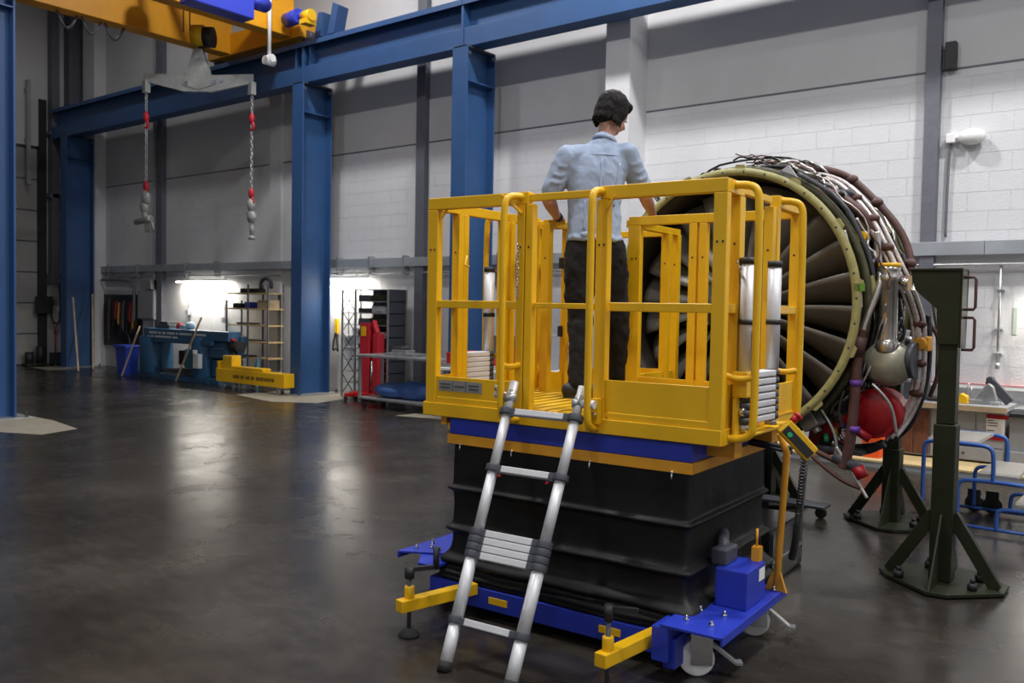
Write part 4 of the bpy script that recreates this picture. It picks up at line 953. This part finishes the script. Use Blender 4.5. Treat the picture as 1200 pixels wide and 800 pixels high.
t = thing('strap_hook', 'yellow and black strap hanging on the wall just right of the blue column', 'strap', (-13.32, WY, 0))
MB().box(-.04, -.05, 1.12, .04, -.003, 1.42).build('yellow_strap', YEL, t)
MB().tube([(0, -.06, 1.15), (-.06, -.07, .9), (-.08, -.06, .78), (.02, -.06, .86), (.09, -.06, .76), (.04, -.06, .95), (.02, -.06, 1.15)], .016, n=6, smooth_iter=2).build('hook_end', BLK, t)
t = thing('tap_box', 'grey tap and valve on the wall left of the wire-sided rack', 'tap', (-13.0, WY, 1.05))
MB().box(-.14, -.08, -.03, .14, -.003, .03).cyl((.05, -.05, 0), (.05, -.05, .9), .012, n=6).box(.08, -.12, -.06, .16, -.02, .06).build('fitting', GAL, t)
# steel trolley
t = thing('steel_trolley', 'grey steel trolley with blue bag below, left of the lift railings', 'trolley', (-10.03, 10.2, 0))
for x in (-.98, .75):
    for y in (-.25, .25): MB().box(x-.02, y-.02, .08, x+.02, y+.02, .84).build('leg', GAL, t)
MB().box(-1.05, -.3, .84, .8, .3, .88).build('top_shelf', GAL, t, bevel=.006)
MB().box(-1.0, -.28, .14, .78, .28, .18).build('bottom_shelf', GAL, t, bevel=.006)
for x in (-.9, .7):
    for y in (-.22, .22): MB().cyl((x, y-.02, .045), (x, y+.02, .045), .045, n=16).build('wheel', RUB, t)
m = MB(); m.ell((-10.43, 10.2, .30), (.44, .24, .13), 20).ell((-10.0, 10.21, .32), (.40, .22, .16), 20)
o = m.build('blue_bag', BAG); q = o.modifiers.new('remesh', 'REMESH'); q.voxel_size = .02; q.use_smooth_shade = True
tag(o, 'slumped blue bag on the lower shelf of the steel trolley', 'bag')
item('parts_tray', MB().box(-10.53, 10.05, .88, -9.88, 10.35, .93).box(-10.43, 10.1, .93, -10.08, 10.3, .98), GAL, 'flat metal parts tray on top of the steel trolley', 'tray')
item('power_tool', MB().box(-10.42, 10.12, .98, -10.2, 10.19, 1.03).cyl((-10.28, 10.17, 1.01), (-10.1, 10.2, 1.01), .03), DPL, 'small dark power tool on the metal parts tray', 'tool')
item('black_monitor', MB().box(-9.63, 10.15, 1.0, -9.43, 10.21, 1.3).box(-9.58, 10.15, .88, -9.48, 10.25, 1.0), BLK, 'small black upright device on the right end of the steel trolley', 'device')
#item('storage_box', MB().box(-9.5, 9.5, .0, -9.0, 9.8, .55).box(-9.45, 9.48, .1, -9.1, 9.5, .4), DGR, 'dark grey box on the floor behind the lift railings', 'box')
item('red_toolbox', MB().box(-8.8, 9.65, .86, -8.0, 9.9, 1.02).box(-8.5, 9.7, 1.02, -8.3, 9.8, 1.06), RCH, 'long red tool case on the bench behind the lift railings', 'case')
item('red_toolbox', MB().box(-8.05, 10.15, .8, -7.85, 10.4, 1.12), RCH, 'upright red case between the lift railings beside the grey crate', 'case')
t = thing('work_table', 'pale topped work table behind the lift railings', 'table', (-7.9, 10.2, 0))
MB().box(-.98, -.65, .76, 1.0, .5, .80).build('table_top', WHT, t, bevel=.006)
for x in (-.9, .9):
    for y in (-.55, .42): MB().box(x-.025, y-.025, 0, x+.025, y+.025, .76).build('leg', GAL, t)
MB().box(-.95, -.58, .80, .0, -.1, .86).build('riser', GAL, t)
# crate with ribs
t = thing('plastic_crate', 'grey slatted plastic crate standing on its side behind the person', 'crate', (-7.65, 10.25, .80))
MB().box(-.28, .02, 0, .26, .30, .52).build('crate_body', CGR, t, bevel=.01)
for k in range(6): MB().box(-.26+k*.09, .0, .03, -.235+k*.09, .03, .49).build('rib', DGR, t)
for z in (.06, .2, .25, .40, .49): MB().box(-.28, -.005, z, .26, .03, z+.02).build('rib', DGR, t)
item('carton', MB().box(-8.35, 10.15, .80, -8.05, 10.45, 1.28), DGR, 'dark grey carton on the work table left of the grey crate', 'box')
# grey bench at the right
t = thing('workbench', 'grey cupboard bench with wooden edged top against the right wall', 'bench', (0, 0, 0))
MB().box(-3.6, 10.72, .665, -1.62, 11.4, .72).build('worktop', CGR, t, bevel=.004)
MB().box(-3.6, 10.70, .655, -1.615, 10.722, .715).build('wooden_edge', WOD, t)
MB().box(-3.6, 10.8, .10, -1.64, 11.38, .66).build('cabinet', CGR, t, bevel=.004)
MB().box(-2.38, 10.785, .26, -1.93, 10.80, .645).build('door', CGR, t, bevel=.004)
MB().box(-1.92, 10.785, .26, -1.65, 10.80, .645).build('door', CGR, t, bevel=.004)
MB().box(-2.38, 10.785, .11, -1.65, 10.80, .25).build('drawer', CGR, t, bevel=.004)
MB().box(-2.74, 10.78, .12, -2.57, 10.80, .62).build('door', BRW, t, bevel=.003, label='brown wooden cupboard door')
MB().box(-2.56, 10.78, .12, -2.40, 10.80, .62).build('door', BRW, t, bevel=.003, label='brown wooden cupboard door')
MB().box(-3.6, 10.78, .12, -2.75, 10.80, .62).build('door', CGR, t)
for x in (-2.10, -2.04): MB().cyl((x, 10.77, .18), (x, 10.785, .18), .012).build('knob', BLK, t)
MB().box(-3.6, 10.85, .0, -1.66, 11.3, .10).build('plinth', BLK, t)
t = thing('base_machine', 'grey steel cabinet with dark top right of the wooden edged bench', 'cabinet', (0, 0, 0))
MB().box(-1.60, 10.80, .10, .4, 11.38, .62).box(-1.60, 10.74, .12, .4, 10.80, .25).build('cabinet_body', CGR, t, bevel=.006)
MB().box(-1.60, 10.75, .62, .4, 11.40, .66).build('dark_top', BLK, t, bevel=.004)
MB().box(-1.58, 10.9, .66, .4, 11.3, .70).build('grille', GAL, t)
MB().box(-1.55, 10.85, 0, .35, 11.3, .1).build('plinth', BLK, t)
t = thing('notice_sheet', 'white notice sheet with red head and foot on the grey cabinet', 'notice', (-1.62, 10.78, .5))
MB().box(-.10, -.004, -.13, .08, -.002, .13).build('sheet', PAP, t)
MB().box(-.10, -.006, .085, .115, -.004, .13).box(-.10, -.006, -.15, .09, -.004, -.09).build('red_band', RED, t)
m = MB()
for k, w_ in enumerate((.06, .10, .10, 0, .07)):
    if w_: m.box(-.09, -.0055, .06-k*.028, -.09+w_, -.004, .069-k*.028)
m.build('print', BLK, t)
t.location = (-1.72, 10.784, .5)
t = thing('notice_sheet', 'narrow white notice strip with red head on the grey bench door', 'notice', (-2.14, 10.784, .48))
MB().box(-.018, -.004, -.12, .018, -.002, .08).build('sheet', PAP, t)
MB().box(-.045, -.006, .08, .03, -.002, .11).build('red_band', RED, t)
t = thing('bench_vice', 'grey metal clamp device standing at the end of the bench', 'vice', (-1.84, 11.0, .72))
MB().prism([(-.17, 0), (-.04, .20), (0, .24), (.05, .20), (.10, .02), (.02, .0)], 'y', -.08, .02).build('jaw', GAL, t, bevel=.01)
MB().bar((-.02, .06, .27), (.20, .06, .03), .06, .10).cyl((0, .0, .27), (0, .12, .27), .04).build('arm', DPL, t, bevel=.01)
MB().box(-.19, -.10, 0, -.06, .0, .05).box(.02, -.1, 0, .12, .04, .04).build('base', GAL, t, bevel=.008)
item('yellow_tool', MB().prism([(-2.2, .72), (-2.02, .72), (-2.04, .80), (-2.1, .83), (-2.18, .79)], 'y', 10.85, 11.0), YEL, 'yellow plastic tool on the bench behind the olive post', 'tool')
item('drill_stand', MB().box(-2.45, 10.85, .72, -2.2, 11.1, .76).cyl((-2.25, 11.0, .76), (-2.25, 11.0, 1.05), .025).box(-2.34, 10.9, .9, -2.2, 11.0, 1.02), BLK, 'black drill stand on the bench behind the olive post', 'stand')
item('dark_case', MB().box(-2.75, 10.85, .72, -2.48, 11.15, .93), DPL, 'dark case on the bench left of the olive post', 'case')
tag(MB().tube([(-2.08, 11.05, .72), (-2.08, 11.05, .86), (-2.05, 11.05, .95)], .006, n=5).tube([(-2.05, 11.08, .72), (-2.03, 11.08, .9)], .006, n=5).build('hand_tool', GAL), 'thin metal hand tool standing on the bench near the yellow tool', 'tool')
item('orange_bin', MB().prism([(-2.98, .08), (-2.8, .08), (-2.78, .42), (-3.0, .42)], 'y', 10.3, 10.5), ORG, 'bright orange box on the plinth beneath the engine', 'box')
t = thing('wall_ledge', 'pale red-edged shelf strip on the wall behind the bench', 'ledge', (0, 0, 0))
MB().box(-2.6, WY-.06, .86, .4, WY-.003, .90).build('ledge', WHT, t)
MB().box(-2.6, WY-.062, .90, .4, WY-.003, .915).build('red_edge', mat('faded_red', (.5, .2, .2), .6), t)
tag(MB().box(-1.7, WY-.01, 1.5, -1.66, WY-.003, 1.8).build('wall_label', mat('pale_green', (.40, .48, .42), .6)), 'thin pale green strip on the wall above the bench', 'strip')
# mobile steps
t = thing('mobile_steps', 'blue tubular mobile steps with three ribbed treads at the right edge', 'steps', (0, 0, 0))
YN, YB = 7.68, 8.45
def st(pts, name='side_frame'): return MB().tube(pts, .0165, n=10, smooth_iter=2).build(name, SBL, t)
for y, nm in ((YN, 0), (YB, 1)):
    dx = 0 if y == YN else -.02
    st([(-1.74+dx, y, .02), (-1.74+dx, y, .3), (-1.74+dx, y, .62), (-1.73+dx, y, .675), (-1.67+dx, y, .69), (-1.32+dx, y, .69), (-1.25+dx, y, .67), (-1.235+dx, y, .6), (-1.235+dx, y, .40)])
    st([(-1.48+dx, y, .06), (-1.48+dx, y, .3), (-1.475+dx, y, .38), (-1.42+dx, y, .41), (-1.05+dx, y, .41), (-.97+dx, y, .40), (-.94+dx, y, .3), (-.94+dx, y, .2)])
    st([(-1.2+dx, y, .04), (-1.2+dx, y, .16), (-1.18+dx, y, .2), (-1.1+dx, y, .21), (-.65+dx, y, .21), (-.6, y, .16), (-.6, y, .03)])
    MB().cyl((-1.74+dx, y, .04), (-.6, y, .04), .014, n=10).build('base_tube', SBL, t)
    for x in (-1.74+dx, -.6): MB().cyl((x, y, 0), (x, y, .05), .022, n=12).build('foot', mat('yellow_foot', (.6, .5, .03), .6) if x < -1 else RUB, t)
for x in (-1.74, -.6): MB().cyl((x, YN, .06), (x, YB, .06), .014, n=10).build('cross_tube', SBL, t)
TR = mat('ribbed_tread', (.48, .46, .42), .5, .2)
for x0, x1, z in ((-1.72, -1.36, .70), (-1.34, -1.06, .47), (-1.08, -.72, .26)):
    tr = MB().box(x0, YN+.02, z-.02, x1, YB-.02, z).build('tread', TR, t, bevel=.003)
    rb_ = MB().box(x0, -.012, 0, x1, .012, .008).build('tread_rib', TR, tr); rb_.location = (0, YN+.05, z)
    for k in range(1, 14): inst(rb_, tr, (0, YN+.05+k*.05, z))
for x in (-1.50, -1.36): MB().cyl((x, YB+.02, .075), (x, YB+.06, .075), .075, n=22).cyl((x, YB+.015, .075), (x, YB+.065, .075), .03, n=12).box(x-.05, YB, .075, x+.05, YB+.02, .2).build('wheel', BLK, t)

# ------------------------------------------------------------------ person on the platform (platform frame)
PR = thing('person', 'dark-haired person in pale blue shirt and black trousers standing on the yellow platform, back turned', 'person', PO, PA)
def cap(m, a, b_, ra, rb, n=14):
    a, b_ = Vector(a), Vector(b_); m.cyl(a, b_, ra, rb, n); m.ell(a, ra, n); m.ell(b_, rb, n)
def chain(m, pts, n=14):
    for (p, r_), (q_, s_) in zip(pts, pts[1:]): cap(m, p, q_, r_, s_, n)
def blob(name, m, material, vox, smooth=6, disp=0, dscale=.1, label=None):
    o = m.build(name, material, PR, label=label)
    q = o.modifiers.new('remesh', 'REMESH'); q.mode = 'VOXEL'; q.voxel_size = vox; q.use_smooth_shade = True
    q = o.modifiers.new('smooth', 'SMOOTH'); q.factor = .6; q.iterations = smooth
    if disp:
        tx = bpy.data.textures.new(name+'_folds', 'CLOUDS'); tx.noise_scale = dscale; tx.noise_depth = 2
        q = o.modifiers.new('folds', 'DISPLACE'); q.texture = tx; q.strength = disp; q.mid_level = .5; q.texture_coords = 'LOCAL'
    return o
Wd = Vector((.74, .67, 0)).normalized(); Fd = Vector((-.67, .74, 0)).normalized()
Rt = Matrix((Wd, Fd, Vector((0, 0, 1)))).transposed()
HF = Vector((.30, .85, -.42)).normalized(); HW = HF.cross(Vector((0, 0, 1))).normalized(); HU = HW.cross(HF)
Rh = Matrix((HW, HF, HU)).transposed(); HC = Vector((.640, 1.0, 2.905))
def H(x, y, z): return HC+HW*x+HF*y+HU*z
SLs, SRs = Vector((.49, .77, 2.61)), Vector((.73, .99, 2.635))
b_ = MB()
b_.ell(H(0, -.005, .02), (.078, .098, .10), 24, Rh); b_.ell(H(0, .03, -.035), (.060, .068, .080), 20, Rh); b_.ell(H(0, .06, -.085), (.032, .03, .026), 12, Rh)
cap(b_, H(0, .085, .01), H(0, .115, -.028), .010, .015, 10)                 # nose
cap(b_, H(-.022, .09, -.062), H(.022, .09, -.062), .009, .009, 8)            # lips
cap(b_, H(-.035, .082, .022), H(.035, .082, .022), .012, .012, 8)            # brow
for s_ in (-1, 1):
    b_.ell(H(s_*.078, -.005, -.01), (.010, .018, .030), 12, Rh)               # ears
    b_.ell(H(s_*.03, .083, .002), .013, 10)
cap(b_, H(0, -.01, -.06), (.625, .94, 2.68), .052, .052)                      # neck
b_.ell((.60, .885, 2.45), (.13, .075, .24), 20, Rt); b_.ell((.61, .875, 2.12), (.115, .075, .14), 20, Rt); cap(b_, SLs, SRs, .04, .04)
SL, SR = Vector((.47, .75, 2.625)), Vector((.745, 1.005, 2.655))
EL, ER = Vector((.365, .715, 2.365)), Vector((.80, 1.15, 2.415))
WL, WR = Vector((.285, .945, 2.285)), Vector((.745, 1.375, 2.325))
chain(b_, [(SL, .055), (EL, .040)]); chain(b_, [(EL, .042), (EL.lerp(WL, .35), .041), (WL, .026)])
chain(b_, [(SR, .055), (ER, .040)]); chain(b_, [(ER, .042), (ER.lerp(WR, .35), .041), (WR, .026)])
def hand(wr, palm, fdir, down, thumb, scale=1.0):
    # wr wrist, palm centre of knuckles, fdir knuckle-to-knuckle direction, down: finger curl direction
    fdir = fdir.normalized(); fwd = (palm-wr).normalized()
    for k in range(4): cap(b_, wr+fdir*(.010*(k-1.5)), palm+fdir*(.021*(k-1.5)), .017, .0125, 8)
    ln = (.036, .041, .039, .030)
    for k in range(4):
        p0 = palm+fdir*(.021*(k-1.5)); p1 = p0+(fwd*.75+down*.65).normalized()*ln[k]; p2 = p1+(down*.95-fwd*.3).normalized()*ln[k]*.75; p3 = p2+(-fwd*.9+down*.25).normalized()*ln[k]*.55
        cap(b_, p0, p1, .0100, .0090, 8); cap(b_, p1, p2, .0090, .0082, 8); cap(b_, p2, p3, .0082, .0072, 8)
    t0 = wr.lerp(palm, .35)+fdir*(thumb*.024); t1 = t0+fdir*(thumb*.018)+fwd*.028+down*.018; t2 = t1+fwd*.012+down*.028
    cap(b_, t0, t1, .013, .0105, 8); cap(b_, t1, t2, .0105, .009, 8)
hand(WL, Vector((.255, 1.03, 2.278)), Vector((.35, .9, 0)), Vector((-.2, .0, -1)).normalized(), -1)
hand(WR, Vector((.712, 1.455, 2.292)), Vector((.35, .9, 0)), Vector((-.2, 0, -1)).normalized(), -1)
HL_, HR_ = Vector((.545, .79, 2.06)), Vector((.675, .93, 2.06))
KL, KR = Vector((.565, .79, 1.64)), Vector((.680, 1.05, 1.64))
AL, AR = Vector((.61, .71, 1.27)), Vector((.655, 1.13, 1.27))
chain(b_, [(HL_, .065), (KL, .048), (AL, .040)]); chain(b_, [(HR_, .065), (KR, .048), (AR, .040)])
cap(b_, AL, AL+Vector((.03, .10, -.06)), .035, .028); cap(b_, AR, AR+Vector((.03, .10, -.06)), .035, .028)
blob('body', b_, SKN, .0055, 5)
# eyes
m = MB()
for s_ in (-1, 1): m.ell(H(s_*.03, .092, .004), (.011, .009, .007), 10, Rh)
m.build('eyes', WHT, PR)
m = MB()
for s_ in (-1, 1): m.ell(H(s_*.03, .100, .003), (.005, .003, .005), 8, Rh)
m.build('pupils', BLK, PR)
# hair: full cap with ragged lower edge
m = MB()
m.ell(H(0, -.016, .045), (.094, .110, .102), 28, Rh); m.ell(H(0, -.055, -.005), (.083, .068, .088), 24, Rh); m.ell(H(-.058, -.01, .015), (.036, .070, .075), 16, Rh); m.ell(H(.060, -.005, .005), (.034, .066, .078), 16, Rh)
m.ell(H(0, .065, .085), (.07, .045, .04), 16, Rh)
rnd = random.Random(3)
for k in range(70):
    a = radians(rnd.uniform(150, 390)); rr_ = .083
    x, y = cos(a)*rr_*1.0, sin(a)*.098-.012
    p = H(x*.95, y*.95, -.01+rnd.uniform(-.01, .02)); q_ = H(x*1.04, y*1.02, -.060-rnd.uniform(0, .035))
    cap(m, p, q_, .014, .004, 8)
for k in range(40):
    a = rnd.uniform(0, 2*pi); t_ = rnd.uniform(.1, 1.1); n_ = Vector((sin(t_)*cos(a), sin(t_)*sin(a), cos(t_)))
    p = H(n_.x*.088, n_.y*.103-.016, n_.z*.096+.045); q_ = p+(HF*-.5*cos(a)+HU*-.6*sin(t_)).normalized()*.03+(p-HC).normalized()*.006
    cap(m, p, q_, .010, .004, 8)
blob('hair', m, HAI, .006, 1, .006, .02)
# shirt
def FOLDS(m):
    def bk(z, s_, o=0.0):
        for (z0, rx, ry, cx, cy), (z1, rx1, ry1, cx1, cy1) in zip(prof, prof[1:]):
            if z0 <= z <= z1:
                t_ = (z-z0)/(z1-z0); a, b2, c, d = rx+(rx1-rx)*t_, ry+(ry1-ry)*t_, cx+(cx1-cx)*t_, cy+(cy1-cy)*t_
                return Vector((c, d, z))+Wd*(a*s_)-Fd*(b2*sqrt(max(0, 1-s_*s_))-.006+o)
    for s0, s1, za, zb, r_ in ((-.05, .0, 2.56, 2.25, .012), (.55, .42, 2.60, 2.30, .014), (-.55, -.35, 2.50, 2.26, .011), (.25, .30, 2.45, 2.16, .010), (-.30, -.15, 2.36, 2.14, .012), (.72, .55, 2.36, 2.15, .011), (-.75, -.5, 2.34, 2.2, .011), (.1, .5, 2.22, 2.14, .012), (-.6, -.1, 2.20, 2.135, .013)):
        m.tube([bk(za+(zb-za)*k/5, s0+(s1-s0)*k/5+.03*sin(k*2.1)) for k in range(6)], [r_*.4, r_*.9, r_, r_, r_*.8, r_*.3], n=8)
    for s_, e_, sg in ((SL, EL, -1), (SR, ER, 1)):
        for q in (.25, .45, .62):
            c = s_.lerp(e_, q); m.tube([c-Fd*.066+Wd*(-.04), c-Fd*.072+Vector((0, 0, -.015)), c-Fd*.060+Wd*.045+Vector((0, 0, .01))], [.004, .009, .004], n=6, smooth_iter=1)
    m.tube([bk(2.125+.008*sin(k*1.7), -.95+1.9*k/12, .006) for k in range(13)], .016, n=8)
m = MB()
def tor(c, rx, ry, rz): m.ell(c, (rx, ry, rz), 24, Rt)
prof = [(2.11, .172, .125, .605, .865), (2.2, .166, .122, .605, .865), (2.32, .162, .118, .60, .87), (2.42, .170, .120, .60, .875), (2.52, .185, .122, .60, .885), (2.60, .192, .112, .602, .90), (2.66, .165, .095, .612, .915), (2.70, .11, .078, .618, .925), (2.735, .072, .068, .622, .93)]
vs = []; n = 36
for z, rx, ry, cx, cy in prof:
    for k in range(n):
        a = 2*pi*k/n; cc, ss = cos(a), sin(a); cc = abs(cc)**.85*(1 if cc > 0 else -1)
        p = Vector((cx, cy, z))+Wd*(rx*cc)+Fd*(ry*ss); vs.append(p)
fs = [(j*n+k, j*n+(k+1) % n, (j+1)*n+(k+1) % n, (j+1)*n+k) for j in range(len(prof)-1) for k in range(n)]
m.add(vs, fs+[tuple(reversed(range(n))), tuple(range((len(prof)-1)*n, len(prof)*n))], True)
for s_, e_ in ((SL, EL), (SR, ER)):
    cap(m, s_+Vector((0, 0, -.005)), s_.lerp(e_, .80), .072, .066, 18)
    cap(m, Vector((.612, .91, 2.655)), s_, .062, .066, 18)
m.cyl((.622, .928, 2.72), (.630, .950, 2.755), .068, .062, 24)
FOLDS(m)
sh = blob('shirt', m, SHI, .008, 3, .014, .06)
# vertical back pleats and sleeve hems as sewn ridges
m = MB()
def back(z, s_): 
    for (z0, rx, ry, cx, cy), (z1, rx1, ry1, cx1, cy1) in zip(prof, prof[1:]):
        if z0 <= z <= z1:
            t_ = (z-z0)/(z1-z0); rx_, ry_, cx_, cy_ = rx+(rx1-rx)*t_, ry+(ry1-ry)*t_, cx+(cx1-cx)*t_, cy+(cy1-cy)*t_
            return Vector((cx_, cy_, z))+Wd*(rx_*s_)-Fd*(ry_*sqrt(max(0, 1-s_*s_))+.004)
m.tube([back(z, .0+(2.6-z)*.12) for z in (2.60, 2.5, 2.4, 2.3)], .006, n=6, smooth_iter=1)
m.tube([back(z, .62-(2.6-z)*.1) for z in (2.58, 2.5, 2.4, 2.32)], .008, n=6, smooth_iter=1)
m.tube([back(z, -.5) for z in (2.35, 2.25, 2.17)], .006, n=6, smooth_iter=1)
m.tube([back(2.63, s_) for s_ in (-.8, -.4, 0, .4, .8)], .004, n=6, smooth_iter=1)
m.build('shirt_pleats', SHI, PR)
m = MB()
m.lathe([(.074, 0), (.080, .006), (.070, .032), (.064, .032), (.067, .0)], (0, 0, 0), 'z', 28, closed=True)
co = m.build('shirt_collar', SHI, PR); co.location = (.624, .936, 2.722); co.rotation_euler = (radians(-22), radians(6), 0)
# trousers
m = MB()
m.ell((.61, .865, 2.09), (.160, .120, .10), 24, Rt)
hb = Vector((-.0, -.035, 0))
chain(m, [(HL_+Vector((.01, .02, .0)), .105), (HL_.lerp(KL, .45), .098), (KL, .078), (KL.lerp(AL, .35), .074), (KL.lerp(AL, .8), .066), (AL+Vector((0, 0, -.02)), .066)], 20)
chain(m, [(HR_, .105), (HR_.lerp(KR, .45), .096), (KR, .076), (KR.lerp(AR, .35), .072), (KR.lerp(AR, .8), .064), (AR+Vector((0, 0, -.02)), .064)], 20)
blob('trousers', m, TRO, .010, 3, .030, .07)
m = MB().ell(back(2.145, -.35), (.055, .012, .018), 12, Rt); m.build('shirt_tail', SHI, PR)
# shoes
for a_ in (AL, AR):
    m = MB(); d = Vector((.75, .66, 0) if a_ is AL else (.28, .96, 0)).normalized(); h = Vector((a_.x, a_.y, 0))
    z = 1.166
    cap(m, h-d*.055+Vector((0, 0, z+.045)), h+d*.02+Vector((0, 0, z+.045)), .050, .050); cap(m, h+d*.02+Vector((0, 0, z+.047)), h+d*.17+Vector((0, 0, z+.040)), .050, .040)
    cap(m, h+Vector((0, 0, z+.05)), h+Vector((0, 0, z+.11)), .046, .046)
    blob('shoe', m, BLK, .009, 2)
    q_ = MB().prism([((h-d*.09+Vector((d.y, -d.x, 0))*-.0)[0]+px, (h-d*.09)[1]+py) for px, py in [(d.x*t_+d.y*w_, d.y*t_-d.x*w_) for t_, w_ in ((0, -.025), (0, .025), (.03, .043), (.16, .05), (.25, .035), (.27, 0), (.25, -.035), (.16, -.048), (.03, -.043))]], 'z', z, z+.022)
    q_.build('shoe_sole', RUB, PR)
MB().cyl((.30, .935, 2.285), (.288, .965, 2.280), .029, n=16).build('wristwatch', BLK, PR)
